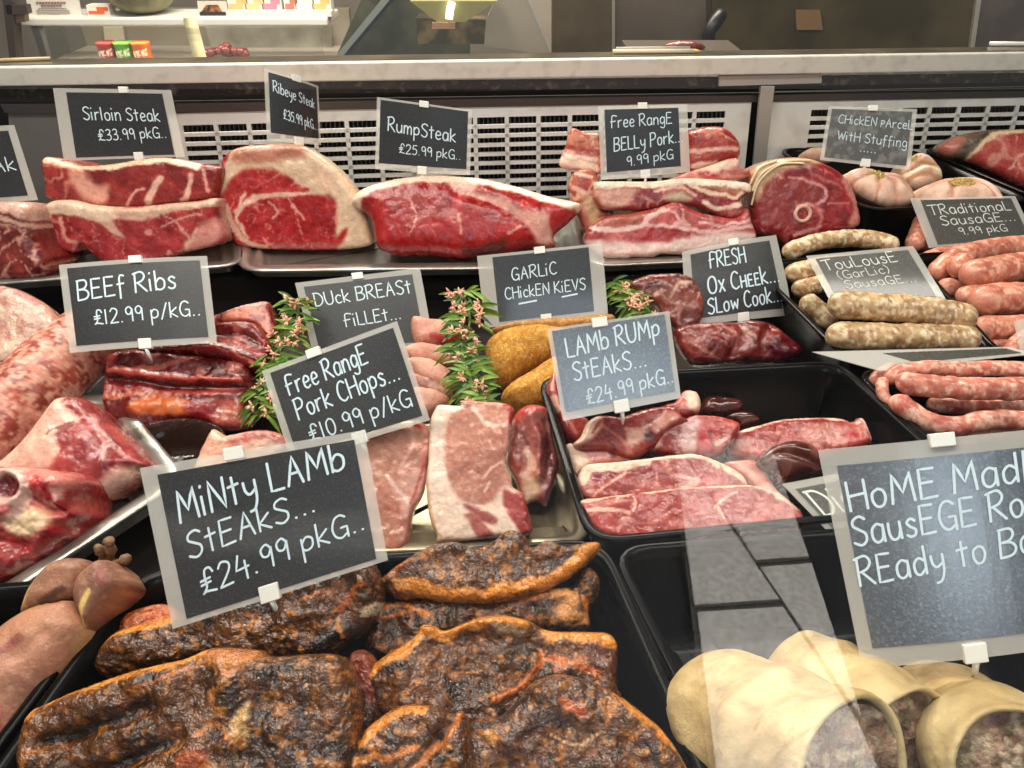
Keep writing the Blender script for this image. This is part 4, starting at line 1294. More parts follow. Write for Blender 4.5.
lump('belly_pork', D5((640, 300), (660, 120), (700, 95), (760, 80), (840, 85), (890, 120), (920, 170), (915, 232), (850, 250), (770, 275), (700, 300)),
     (715, 165, 'Y', 1.09), 20, .08, .022, 14,
     dict(base=((160, 52, 46), (188, 80, 68)), veins=[(30, .03, (226, 160, 140), .5)], lines=[(D5((680, 205), (790, 190), (900, 190)), 3.5, (226, 170, 156)), (D5((690, 250), (800, 235), (900, 215)), 5, (172, 60, 60)), (D5((690, 275), (800, 255)), 4, (236, 200, 186)), (D5((720, 110), (820, 100)), 3, (206, 130, 116))], side=(176, 80, 70)),
     MEAT, 'rounded dark topped belly pork piece at the top of the stack by the steel post', 'belly pork', P_, step=1.7)
lump('belly_pork', D5((600, 340), (650, 310), (760, 275), (880, 235), (920, 245), (925, 280), (970, 290), (960, 325), (850, 345), (740, 345)),
     (715, 180, 'Y', 1.06), 26, .07, .008, 6,
     dict(base=((206, 120, 106), (228, 160, 142)), areas=[(D5((700, 285), (880, 238), (920, 260), (800, 290)), (236, 204, 180), 3), (D5((715, 310), (760, 300), (815, 315), (770, 330)), (190, 34, 40), 2)], lines=[(D5((830, 300), (960, 310)), 4, (176, 76, 66))]),
     MEAT, 'thin belly pork strip with a red spot lying under the dark topped piece', 'belly pork', P_, step=1.6)

# ------------------------------------------------------------------ tied leg joint
j = lump('leg_joint', A3((215, 520), (240, 485), (300, 465), (380, 462), (440, 480), (490, 510), (520, 555), (540, 620), (538, 660), (500, 680), (440, 690), (380, 700), (330, 722), (280, 692), (240, 680), (225, 640), (222, 580)),
     (800, 245, 'Z', ZS + .016), 22, .10, .020, 16,
     dict(base=((132, 26, 34), (166, 48, 54)), veins=[(24, .03, (206, 120, 112), .6)],
          areas=[(A3((205, 530), (235, 480), (300, 458), (390, 458), (420, 480), (340, 490), (270, 530), (232, 590)), (206, 160, 124), 3), (A3((500, 500), (545, 600), (545, 670), (500, 660), (515, 600), (480, 540)), (218, 140, 130), 3), (A3((245, 570), (330, 520), (420, 540), (425, 590), (370, 610), (320, 660), (250, 650)), (160, 62, 62), 5)],
          lines=[(A3((330, 520), (420, 545), (430, 590), (350, 605)), 2.6, (222, 150, 146)), (A3((400, 600), (420, 640), (400, 690)), 3, (214, 110, 110)), (A3((420, 490), (480, 540), (500, 620)), 3, (190, 40, 50)), (A3((440, 600), (500, 590)), 2, (214, 120, 116)), (A3((340, 690), (420, 660)), 3, (222, 150, 144))], side=(200, 150, 118)),
     MEAT, 'round tied leg joint with a bone in its red face beside the belly pork', 'meat joint', step=1.7)
_o = atY(674 + 377 * S3, 625 * S3, wloc(j)[1] - .055)
def ring_bone(parent, px, py, Y, rx, ry, col, hole, tilt=20, nm='bone'):
    c = atY(px, py, Y); n = normal(tilt); u = RT; v = np.cross(n, u) * -1
    s = ((c - CAM) @ FWD) / F
    V, Fc, C = [], [], []
    nn = 24
    prof = [(1.12, -.006, col), (1.0, .0015, col), (.85, .003, col), (.66, .002, col), (.55, -.002, hole), (.02, -.0022, hole)]
    for (k, h, cc) in prof:
        for i in range(nn):
            th = 2 * math.pi * i / nn
            V.append(c + u * math.cos(th) * rx * s * k + v * math.sin(th) * ry * s * k + n * h); C.append(lin(cc))
    m = len(prof)
    Fc = [(i * nn + k, i * nn + (k + 1) % nn, (i + 1) * nn + (k + 1) % nn, (i + 1) * nn + k) for i in range(m - 1) for k in range(nn)]
    Fc += [tuple(range(nn - 1, -1, -1)), tuple((m - 1) * nn + k for k in range(nn))]
    return mk(nm, V, [tuple(reversed(f)) for f in Fc], MEAT, parent, np.array(C))


def surf_y(o, px, py):
    """distance Y at which the sight line of a pixel meets the piece"""
    me = o.data
    W = np.array([v.co for v in me.vertices]) + wloc(o)
    d = (W - CAM)
    z = d @ FWD
    x = 512 + F * (d @ RT) / z; y = 384 - F * (d @ UP) / z
    r = np.hypot(x - px, y - py)
    k = np.argsort(r)[:60]
    k = k[z[k] < z[k].min() + .012]
    return W[k, 1].mean()


ring_bone(j, 674 + 377 * S3, 625 * S3, surf_y(j, 803, 214), 9, 9, (226, 170, 150), (206, 110, 100))
STR = plain('butcher_string', (224, 206, 170), .8)
for k, pl in enumerate([A3((228, 560), (260, 505), (330, 472), (400, 470)), A3((226, 600), (250, 530), (310, 482), (380, 478)), A3((222, 540), (250, 492), (300, 470))]):
    c = catmull(pl, False, 2)
    P = np.array([atY(x, y, surf_y(j, x, y) - .004) for x, y in c])
    V, Fc = tube_mesh(P, .0016, 6)
    mk('string', V, Fc, STR, j)

# ------------------------------------------------------------------ chicken parcels and gammon
def seasoning(parent, px, py, rx, ry, n, Ys, col=(196, 170, 92)):
    rs = np.random.RandomState(int(px))
    b = MB()
    for i in range(n):
        a, r = rs.uniform(0, 6.28), rs.uniform(0, 1) ** .5
        x, y = px + rx * r * math.cos(a), py + ry * r * math.sin(a)
        c = atY(x, y, surf_y(parent, x, y) - .001)
        d = rs.normal(size=3); d /= np.linalg.norm(d)
        V, Fc = tube_mesh([c - d * .0022, c + d * .0022], .0009, 4)
        b.add(V, Fc)
    b.build('seasoning', plain('dried_herbs', col, .8), parent)


CH = dict(base=((222, 176, 152), (236, 196, 172)), veins=[(26, .03, (240, 214, 196), .5)], side=(226, 180, 150))
def chick(outl, anchor, lines, label, seas, **kw):
    o = lump('chicken_parcel', outl, anchor, 52, .05, .026, 24, dict(CH, lines=lines), PASTRY if False else SKIN, label, 'chicken parcel', 'stuffed chicken parcels', step=1.7,
             shape=[(l[0], 3.2, -.005) for l in lines], **kw)
    if seas: seasoning(o, *seas, None)
    return o
# muted: order follows the tray from the back
chick(F1((80, 240), (110, 212), (160, 205), (215, 215), (215, 260), (130, 260)), (815, 160, 'Z', ZS + .06), [], 'small brownish chicken parcel at the back corner of the chicken tray', None)
o = chick(F1((505, 330), (520, 270), (562, 232), (612, 240), (660, 288), (678, 332), (660, 352), (610, 370), (550, 375)), (922, 186, 'Z', ZS + .055),
      [(F1((512, 330), (580, 300), (640, 310), (672, 330)), 5, (236, 214, 186)), (F1((512, 318), (580, 288), (640, 292)), 3, (196, 140, 96)), (F1((520, 350), (600, 330), (668, 345)), 4, (204, 150, 110))],
      'bacon wrapped chicken parcel just behind the card of the chicken tray', (917, 159, 8, 3, 40))
chick(F1((272, 320), (300, 300), (345, 293), (420, 308), (490, 322), (530, 360), (557, 412), (540, 442), (480, 452), (420, 440), (345, 402), (310, 370)), (880, 206, 'Z', ZS + .065),
      [(F1((400, 320), (390, 370), (400, 430)), 3, (214, 150, 130)), (F1((410, 320), (450, 370), (480, 450)), 3, (216, 156, 134)), (F1((400, 318), (340, 340), (300, 360)), 3, (214, 150, 130)), (F1((420, 318), (500, 360), (545, 420)), 3, (218, 160, 140))],
      'plump segmented chicken parcel in front of the Chicken Parcel card', (876, 175, 9, 4, 70))
chick(F1((570, 400), (590, 375), (640, 350), (700, 335), (800, 333), (870, 358), (915, 400), (925, 450), (850, 480), (680, 480), (590, 440)), (958, 210, 'Z', ZS + .065),
      [(F1((740, 345), (700, 380), (690, 430)), 3, (216, 150, 128)), (F1((760, 345), (830, 380), (880, 430)), 3, (216, 150, 128)), (F1((730, 345), (640, 370), (590, 400)), 3, (216, 156, 132))],
      'chicken parcel topped with dried herbs behind the Traditional Sausage card', (962, 182, 13, 4, 90))
lump('gammon_joint', A3((776, 435), (800, 410), (850, 392), (930, 380), (1024, 380), (1080, 392), (1090, 560), (1024, 548), (960, 520), (900, 490), (850, 470), (800, 462)),
     (985, 176, 'Z', ZS + .05), 30, .05, .022, 16,
     dict(base=((196, 76, 72), (214, 104, 94)), veins=[(20, .02, (232, 160, 146), .7)],
          areas=[(A3((776, 440), (800, 405), (930, 376), (950, 385), (890, 420), (850, 470), (800, 470)), (112, 92, 78), 3), (A3((776, 440), (790, 405), (840, 405), (820, 435), (800, 460)), (190, 120, 106), 3)],
          lines=[(A3((850, 475), (880, 430), (930, 398), (1024, 386)), 4, (228, 196, 158)), (A3((960, 500), (985, 470), (1024, 450)), 2, (234, 170, 156)), (A3((985, 475), (1010, 520)), 2, (226, 150, 140)), (A3((830, 440), (900, 400)), 3, (70, 60, 54))], side=(150, 120, 96)),
     MEAT, 'pink gammon joint with a dark rind at the far right of the back shelf', 'gammon joint', step=1.8)

# ------------------------------------------------------------------ Toulouse sausages
TO = dict(deep=.15, base=((172, 134, 92), (198, 164, 120)), bs=80, spots=[(260, .5, .62, (232, 212, 178), .85), (200, .55, .67, (140, 92, 62), .7)], flecks=[(320, .90, (70, 60, 30), .7)])
tl = ['back sausage of the speckled tray, behind the Toulouse card', 'second speckled sausage from the back of its tray', 'third speckled sausage from the back of its tray', 'fourth speckled sausage, bent down at the near side of its tray',
      'upper of the two big speckled sausages on top of the Toulouse card', 'lower of the two big speckled sausages along the tray edge']
def tsg(i, path, r, a, tilt): sausage('toulouse_sausage', D1(*path), r * .2448, a, tilt, TO, SAUS, tl[i], 'sausage', 'speckled toulouse sausages', n=22, amp=.0016)
tsg(0, [(40, 222), (100, 195), (180, 170), (280, 158), (380, 160), (440, 170), (510, 195)], 36, (840, 245, 'Z', .985), 62)
tsg(1, [(45, 310), (100, 295), (180, 275), (300, 265), (400, 270)], 42, (815, 270, 'Z', .98), 62)
tsg(2, [(75, 372), (130, 357), (220, 340), (330, 340)], 37, (815, 288, 'Z', .97), 62)
tsg(3, [(108, 405), (150, 430), (200, 470), (245, 520)], 44, (815, 308, 'Z', .965), 62)
tsg(4, [(226, 440), (280, 430), (400, 436), (500, 440), (620, 450), (720, 468), (828, 490)], 57, (905, 313, 'Z', 1.01), 60)
tsg(5, [(212, 540), (270, 553), (400, 558), (540, 560), (680, 562), (780, 568), (842, 576)], 57, (905, 340, 'Z', .99), 60)
# ------------------------------------------------------------------ traditional sausages
TR = dict(deep=.15, base=((186, 104, 84), (206, 134, 108)), bs=90, spots=[(240, .5, .66, (228, 176, 150), .8), (110, .56, .72, (168, 76, 64), .5)], flecks=[(320, .93, (120, 60, 50), .5)], endcol=(216, 140, 116))
sl = ['stubby pink sausage standing up beside the chicken tray', 'pink sausage end tucked under the Traditional card corner', 'pink sausage lying under the lower edge of the Traditional card', 'long pink sausage curving below the Traditional card', 'fat pink sausage in the front of the upper layer of its tray',
      'short pink sausage between the two layers by the Toulouse card edge', 'pink sausage behind the fat lower one', 'fat glossy pink sausage in the lower layer', 'dark pink sausage under the lower layer', 'thin pink sausage on the tray floor by the speckled ones', 'pink sausage end at the tray corner by the white edged card', 'folded pink sausage twist joining the upper layer']
def ssg(i, path, r, z, py, tilt=62, ends=(1, 1)): sausage('pork_sausage', D1(*path), r * .2448, (960, py, 'Z', z), tilt, TR, SAUS, sl[i], 'sausage', 'pink traditional sausages', n=20, ends=ends)
ssg(0, [(566, 200), (585, 150), (600, 110), (612, 60)], 36, .97, 235)
ssg(1, [(600, 195), (625, 150), (650, 110)], 36, .965, 232)
ssg(2, [(600, 262), (660, 235), (740, 220), (840, 205)], 38, .975, 250)
ssg(3, [(645, 310), (680, 285), (740, 240), (830, 210), (930, 195), (1040, 185), (1120, 180)], 44, .99, 256)
ssg(11, [(730, 300), (745, 285), (765, 262), (800, 235)], 42, .997, 264)
ssg(4, [(770, 318), (830, 300), (920, 285), (1020, 270), (1120, 260)], 58, 1.0, 272)
ssg(5, [(665, 362), (730, 360), (800, 365), (880, 350)], 40, .97, 288)
ssg(6, [(755, 410), (800, 390), (860, 378), (960, 370)], 44, .98, 293)
ssg(7, [(805, 425), (880, 410), (960, 405), (1060, 405), (1130, 400)], 68, .99, 300)
ssg(8, [(810, 520), (870, 522), (950, 522), (1060, 515)], 50, .975, 328)
ssg(9, [(850, 610), (900, 592), (980, 588), (1060, 585)], 26, .96, 345)
ssg(10, [(965, 640), (985, 610), (1020, 570), (1080, 545)], 42, .975, 345)
# ------------------------------------------------------------------ long looped sausage
LO = dict(deep=.15, base=((190, 108, 90), (210, 138, 116)), bs=80, spots=[(280, .5, .63, (234, 188, 168), .85), (90, .56, .72, (176, 76, 68), .6)], flecks=[(320, .93, (140, 80, 60), .5)])
rp = empty('sausage_coil', atZ(960, 420, ZD + .01), 'long pink sausage folded in loops in the tray below the flat plastic sleeve', 'sausage')
def lsg(path, r, z, py, lift=0): sausage('sausage_length', D2(*path), r * .18627, (960, py, 'Z', z), 62, LO, SAUS, parent=rp, n=20)
lsg([(300, 290), (310, 255), (345, 225), (450, 208), (560, 205), (700, 210), (850, 205), (1024, 212), (1150, 214)], 42, 1.0, 370)
lsg([(345, 300), (390, 285), (460, 295), (560, 303), (700, 312), (860, 316), (1024, 316), (1150, 316)], 62, 1.0, 388)
lsg([(500, 400), (600, 405), (720, 412), (850, 412), (1024, 408), (1150, 408)], 46, .968, 405)
lsg([(325, 350), (350, 390), (410, 440), (490, 485), (570, 512), (640, 518), (710, 510), (800, 488), (900, 482), (1024, 490), (1150, 495)], 56, .982, 425)
lsg([(500, 612), (580, 592), (700, 580), (820, 566), (950, 562), (1150, 560)], 40, .965, 438)
lsg([(262, 255), (258, 310), (272, 360), (330, 410)], 34, .985, 400)
lsg([(210, 300), (232, 255), (270, 225), (330, 205)], 36, .985, 376)

# ------------------------------------------------------------------ ox cheeks
OX = dict(base=((112, 34, 32), (150, 58, 52)), veins=[(24, .04, (206, 150, 140), .7), (50, .03, (186, 110, 100), .6)])
lump('ox_cheek', B3((0, 242), (20, 225), (80, 213), (180, 212), (215, 206), (280, 215), (330, 250), (372, 290), (362, 312), (300, 322), (200, 322), (120, 332), (60, 332), (20, 290)),
     (735, 362, 'Z', ZD + .03), 44, .035, .016, 18,
     dict(OX, areas=[(B3((265, 285), (300, 260), (345, 265), (370, 300), (330, 318), (280, 312)), (104, 18, 34), 3)], lines=[(B3((130, 220), (180, 260), (170, 300)), 3, (186, 110, 100)), (B3((20, 250), (80, 300), (130, 325)), 3, (176, 110, 100)), (B3((190, 230), (230, 260)), 3, (206, 150, 140))]),
     MEAT, 'near dark red ox cheek below the Fresh Ox Cheek card', 'ox cheek', 'ox cheeks', step=1.8, amp=.003, shape=[(B3((180, 215), (200, 260), (160, 325)), 7, -.006), (B3((280, 220), (250, 280), (290, 320)), 6, -.005)])
lump('ox_cheek', [(630, 284), (645, 276), (660, 274), (680, 274), (694, 280), (704, 300), (700, 322), (684, 330), (668, 322), (655, 304), (640, 296)],
     (672, 326, 'Z', ZD + .045), 40, .035, .012, 12, dict(OX, base=((104, 42, 34), (140, 70, 56)), lines=[([(668, 300), (676, 286), (690, 284)], 3, (180, 140, 116)), ([(660, 296), (680, 310)], 2, (170, 116, 100))]),
     MEAT, 'brownish ox cheek behind the Lamb Rump card and the green sprig', 'ox cheek', 'ox cheeks', step=1.8, amp=.003)

# ------------------------------------------------------------------ kievs
KV = dict(base=((206, 140, 52), (226, 170, 84)), bs=300, spots=[(420, .55, .75, (244, 200, 120), .7), (300, .6, .8, (186, 104, 26), .6)])
lump('chicken_kiev', D6((380, 230), (440, 205), (540, 190), (700, 180), (840, 172), (840, 215), (700, 240), (540, 240), (430, 250)), (545, 325, 'Z', ZD + .05), 50, .04, .015, 10, dict(KV, base=((196, 140, 80), (214, 160, 100))), CRUMB,
     'breaded kiev at the back, mostly hidden by the Garlic Chicken Kievs card', 'chicken kiev', 'breaded chicken kievs', step=2)
lump('chicken_kiev', D6((362, 300), (380, 262), (430, 232), (500, 216), (590, 214), (680, 240), (690, 320), (640, 340), (580, 352), (500, 392), (450, 425), (410, 425), (375, 370)), (530, 375, 'Z', ZD + .045), 52, .045, .024, 22, KV, CRUMB,
     'golden breaded kiev under the white card spike', 'chicken kiev', 'breaded chicken kievs', step=2)
lump('chicken_kiev', D6((425, 470), (460, 430), (540, 382), (620, 332), (690, 330), (700, 420), (640, 510), (580, 522), (500, 528), (430, 505)), (545, 405, 'Z', ZD + .045), 54, .045, .022, 22, KV, CRUMB,
     'golden breaded kiev nearest the pork chops', 'chicken kiev', 'breaded chicken kievs', step=2)

# ------------------------------------------------------------------ duck breasts
DU = dict(base=((196, 132, 112), (214, 154, 130)), veins=[(26, .03, (222, 176, 156), .4)], spots=[(300, .6, .75, (226, 180, 150), .4)])
dl = ['topmost duck breast with a red tip beside the green sprig', 'second duck breast down behind the Duck Breast card', 'long pale duck breast in the middle of the row', 'thin purple edged duck breast under the long pale one', 'duck breast nearest the pork chops']
def duck(i, outl, z, py, extra={}): lump('duck_breast', B2(*outl), (425, py, 'Z', z), 55, .022, .011, 9, dict(DU, **extra), SKIN, dl[i], 'duck breast', 'duck breasts', step=1.8)
duck(0, [(240, 200), (295, 202), (340, 210), (388, 242), (372, 268), (320, 277), (250, 270)], ZD + .050, 340, dict(lines=[(B2((300, 262), (345, 268), (380, 250)), 5, (196, 70, 64))]))
duck(1, [(215, 290), (260, 272), (310, 278), (360, 285), (390, 310), (365, 335), (300, 335), (230, 318)], ZD + .042, 355)
duck(2, [(225, 320), (290, 318), (350, 352), (388, 398), (350, 412), (290, 395), (240, 360)], ZD + .038, 375)
duck(3, [(230, 360), (290, 372), (340, 398), (360, 425), (320, 440), (260, 415)], ZD + .030, 388, dict(base=((150, 96, 90), (190, 130, 110))))
duck(4, [(240, 408), (290, 405), (335, 422), (350, 445), (320, 470), (270, 490), (250, 470)], ZD + .036, 400)

# ------------------------------------------------------------------ beef ribs
RB = dict(base=((88, 12, 15), (130, 28, 26)), bs=40, veins=[(22, .03, (206, 110, 96), .6)])
lump('beef_rib', D7((560, 118), (640, 85), (720, 60), (800, 50), (822, 90), (837, 203), (810, 207), (780, 185), (740, 150), (640, 145), (570, 150)), (250, 330, 'Z', ZD + .075), 52, .05, .008, 6,
     dict(RB, areas=[(D7((620, 135), (650, 100), (760, 75), (800, 100), (815, 190), (790, 180), (740, 140)), (214, 120, 96), 3), (D7((730, 120), (770, 110), (800, 130), (780, 150)), (150, 30, 36), 2)], lines=[(D7((640, 90), (800, 60)), 2.5, (226, 150, 130))]),
     MEAT, 'farthest beef rib with a pinkish cut end above the others', 'beef rib', 'beef ribs', step=1.7)
lump('beef_rib', D7((260, 250), (420, 235), (560, 205), (580, 150), (640, 138), (740, 142), (790, 190), (818, 240), (822, 290), (795, 335), (750, 352), (700, 330), (600, 300), (450, 275), (300, 275)), (240, 375, 'Z', ZD + .055), 50, .05, .014, 10,
     dict(RB, lines=[(D7((590, 190), (700, 200), (780, 240)), 3, (92, 14, 16)), (D7((560, 225), (680, 240), (790, 290)), 4, (196, 70, 62)), (D7((500, 250), (620, 275), (760, 325)), 3, (226, 130, 112)), (D7((640, 150), (740, 155)), 4, (128, 36, 34)), (D7((400, 255), (560, 265), (720, 315)), 3, (150, 30, 32))]),
     MEAT, 'dark ridged beef rib in the middle behind the front rib block', 'beef rib', 'beef ribs', step=1.6,
     shape=[(D7((590, 190), (700, 200), (780, 240)), 3, -.004), (D7((500, 245), (620, 262), (770, 310)), 3, .004)])
lump('beef_rib', D7((120, 340), (130, 290), (170, 265), (260, 258), (400, 270), (560, 290), (650, 300), (720, 320), (745, 380), (738, 440), (722, 480), (727, 560), (715, 592), (640, 602), (560, 582), (520, 568), (420, 582), (320, 602), (230, 622), (180, 582), (130, 540), (105, 480), (112, 430), (112, 390)),
     (170, 434, 'Z', ZD + .01), 48, .07, .018, 12,
     dict(RB, areas=[(D7((250, 500), (320, 460), (420, 470), (510, 500), (500, 540), (400, 545), (300, 540), (250, 530)), (226, 120, 62), 5), (D7((560, 540), (600, 490), (700, 500), (725, 560), (700, 595), (620, 600), (560, 578)), (196, 104, 90), 4), (D7((470, 520), (540, 480), (620, 500), (580, 560), (510, 560)), (160, 20, 34), 5), (D7((130, 300), (170, 280), (180, 310), (150, 345), (120, 345)), (204, 70, 66), 3)],
          lines=[(D7((170, 350), (280, 350), (360, 340), (460, 315), (530, 295)), 4.5, (214, 110, 92)), (D7((150, 360), (300, 378), (500, 395), (700, 400)), 3.5, (206, 80, 72)), (D7((140, 385), (260, 395), (400, 420), (600, 425), (730, 425)), 3, (84, 10, 14)), (D7((130, 420), (280, 440), (440, 450), (640, 440)), 4, (190, 70, 62)), (D7((120, 470), (300, 455)), 4, (206, 110, 80)), (D7((200, 560), (400, 560), (560, 575)), 6, (96, 18, 18)), (D7((600, 520), (690, 540)), 2, (230, 180, 160))], side=(120, 24, 24)),
     MEAT, 'front beef rib block with a glowing orange bone side below the Beef Ribs card', 'beef rib', 'beef ribs', step=1.6, amp=.0025,
     shape=[(D7((140, 385), (260, 395), (400, 420), (600, 425), (730, 425)), 4, -.006), (D7((150, 365), (300, 378), (500, 395), (700, 400)), 4, .005), (D7((250, 505), (400, 510), (500, 520)), 9, .006)])

# ------------------------------------------------------------------ left front: rolled meat, wrapped bird, leg, bone
sausage('rolled_meat', [(-60, 470), (0, 420), (40, 382), (80, 348), (118, 322)], 36, (50, 385, 'Z', ZD + .05), 80,
        dict(base=((150, 62, 52), (178, 86, 72)), bs=50, spots=[(120, .5, .6, (214, 150, 128), .75), (260, .5, .63, (222, 168, 146), .75)], side=(200, 120, 100)), SAUS,
        'thick rolled and tied mottled meat log running to the left frame edge', 'meat roll', n=36, amp=.002)
lump('wrapped_poultry', B1((-40, 115), (0, 108), (60, 118), (130, 155), (160, 185), (190, 235), (185, 275), (125, 315), (60, 355), (0, 380), (-40, 390)), (20, 375, 'Z', ZD + .05), 50, .05, .022, 18,
     dict(base=((190, 132, 116), (214, 162, 142)), bs=40, veins=[(22, .05, (232, 200, 182), .7)], lines=[(B1((0, 200), (60, 220), (80, 280), (40, 330)), 6, (222, 186, 164)), (B1((60, 130), (130, 170)), 6, (196, 100, 92)), (B1((100, 230), (180, 260)), 5, (176, 120, 104)), (B1((0, 160), (40, 190)), 6, (226, 190, 170))]),
     WRAPPED, 'shrink wrapped pale poultry piece behind the rolled meat at the left edge', 'poultry', step=2.2, amp=.004, freq=40)
lump('leg_of_lamb', G1((0, 355), (60, 290), (160, 190), (260, 60), (310, 0), (370, -12), (430, -5), (500, 70), (560, 130), (700, 270), (772, 330), (765, 350), (720, 360), (700, 420), (600, 485), (450, 552), (380, 560), (200, 560), (60, 480)),
     (75, 508, 'Z', ZD + .016), 48, .07, .026, 26,
     dict(base=((140, 44, 48), (172, 66, 66)), veins=[(18, .02, (206, 130, 124), .6)],
          areas=[(G1((-10, 365), (60, 290), (160, 190), (260, 60), (310, -10), (360, -10), (400, 60), (460, 120), (440, 150), (380, 180), (370, 220), (390, 270), (350, 350), (300, 370), (80, 370)), (236, 186, 166), 3.5), (G1((440, 470), (560, 430), (640, 380), (740, 340), (720, 400), (600, 490), (440, 560)), (232, 184, 166), 4)],
          lines=[(G1((500, 90), (560, 180), (600, 260), (600, 320)), 4, (206, 140, 138)), (G1((540, 320), (580, 290)), 5, (180, 120, 130)), (G1((330, 200), (400, 160), (450, 140)), 2, (160, 60, 60)), (G1((560, 140), (700, 280)), 3, (196, 90, 88)), (G1((380, 330), (440, 260), (500, 200)), 3, (190, 90, 86))]),
     MEAT, 'lamb leg piece with a smooth pink fat side and a red cut side', 'lamb leg', step=2.0, amp=.003)
def ell(cx, cy, rx, ry, n=12): return [(cx + rx * math.cos(2 * math.pi * k / n), cy + ry * math.sin(2 * math.pi * k / n)) for k in range(n)]


bo = lump('bone_joint', G1((-60, 380), (0, 358), (80, 345), (200, 350), (300, 363), (400, 375), (445, 408), (447, 450), (430, 520), (440, 590), (402, 650), (390, 700), (340, 742), (300, 790), (200, 850), (100, 900), (0, 935), (-60, 950)),
     (30, 560, 'Z', ZD + .018), 46, .06, .030, 14,
     dict(base=((176, 40, 46), (206, 96, 90)), bs=70, spots=[(75, .54, .66, (236, 176, 166), .85), (130, .55, .7, (160, 14, 26), .7)],
          areas=[(G1((100, 350), (300, 360), (430, 400), (430, 460), (380, 470), (330, 420), (250, 390), (120, 360)), (226, 140, 130), 4), (G1((150, 600), (260, 560), (350, 600), (330, 660), (220, 700), (140, 670)), (232, 196, 158), 5),
                 (ell(27, 489, 25, 20), (228, 186, 172), 2.5), (ell(28, 488, 13, 11.5), (110, 24, 40), 2), (G1((80, 560), (170, 545), (190, 590), (120, 615)), (226, 130, 130), 3)],
          lines=[(G1((250, 480), (220, 540), (190, 600)), 7, (222, 178, 166)), (G1((340, 440), (380, 540), (420, 600)), 4, (170, 24, 36)), (G1((280, 400), (350, 450), (400, 430)), 3, (190, 40, 46)), (G1((30, 480), (60, 560), (150, 590)), 3, (170, 90, 84))]),
     MEAT, 'red marrow bone joint with a round white socket at the left edge', 'bone', step=1.6, amp=.008, freq=60,
     shape=[(ell(27, 489, 20, 16) + ell(27, 489, 20, 16)[:1], 4, .007), ([(26, 488), (30, 488)], 9, -.007), (G1((380, 420), (420, 500), (410, 600)), 7, .006), (G1((250, 500), (330, 560), (400, 580)), 5, -.006), (G1((90, 590), (160, 580)), 6, .006), (G1((60, 700), (250, 760)), 10, -.006)])
# clear tub and fat trimming
def clear_tub():
    c = atZ(168, 450, ZD + .036)
    V, Fc = [], []
    nn = 32
    prof = [(.034, ZD + .005), (.037, ZD + .012), (.042, ZD + .036), (.0445, ZD + .037), (.0445, ZD + .0405), (.0415, ZD + .0405), (.0405, ZD + .036), (.0355, ZD + .013), (.033, ZD + .0065)]
    for r, z in prof: V += [(c[0] + 1.25 * r * math.cos(2 * math.pi * k / nn), c[1] + r * math.sin(2 * math.pi * k / nn), z) for k in range(nn)]
    m = len(prof)
    Fc = [(i * nn + k, i * nn + (k + 1) % nn, (i + 1) * nn + (k + 1) % nn, (i + 1) * nn + k) for i in range(m - 1) for k in range(nn)]
    Fc += [tuple(range(nn - 1, -1, -1)), tuple((m - 1) * nn + k for k in range(nn))]
    props(mk('plastic_tub', V, Fc, CLEARTUB), 'small clear plastic tub wedged between the lamb leg and the beef ribs', 'tub')


clear_tub()
lump('fat_trimming', D7((505, 720), (535, 650), (568, 595), (600, 610), (620, 622), (660, 615), (760, 598), (840, 608), (885, 640), (880, 700), (700, 800), (500, 790)), (240, 465, 'Z', ZD + .035), 50, .04, .012, 12,
     dict(base=((226, 164, 138), (236, 196, 170)), veins=[(30, .04, (214, 110, 96), .6)], areas=[(D7((640, 640), (760, 605), (860, 620), (880, 650), (760, 650), (680, 670)), (206, 104, 96), 4)]),
     MEAT, 'pale fatty trimming behind the big mint lamb card and under the ribs', 'meat trimming', step=2)

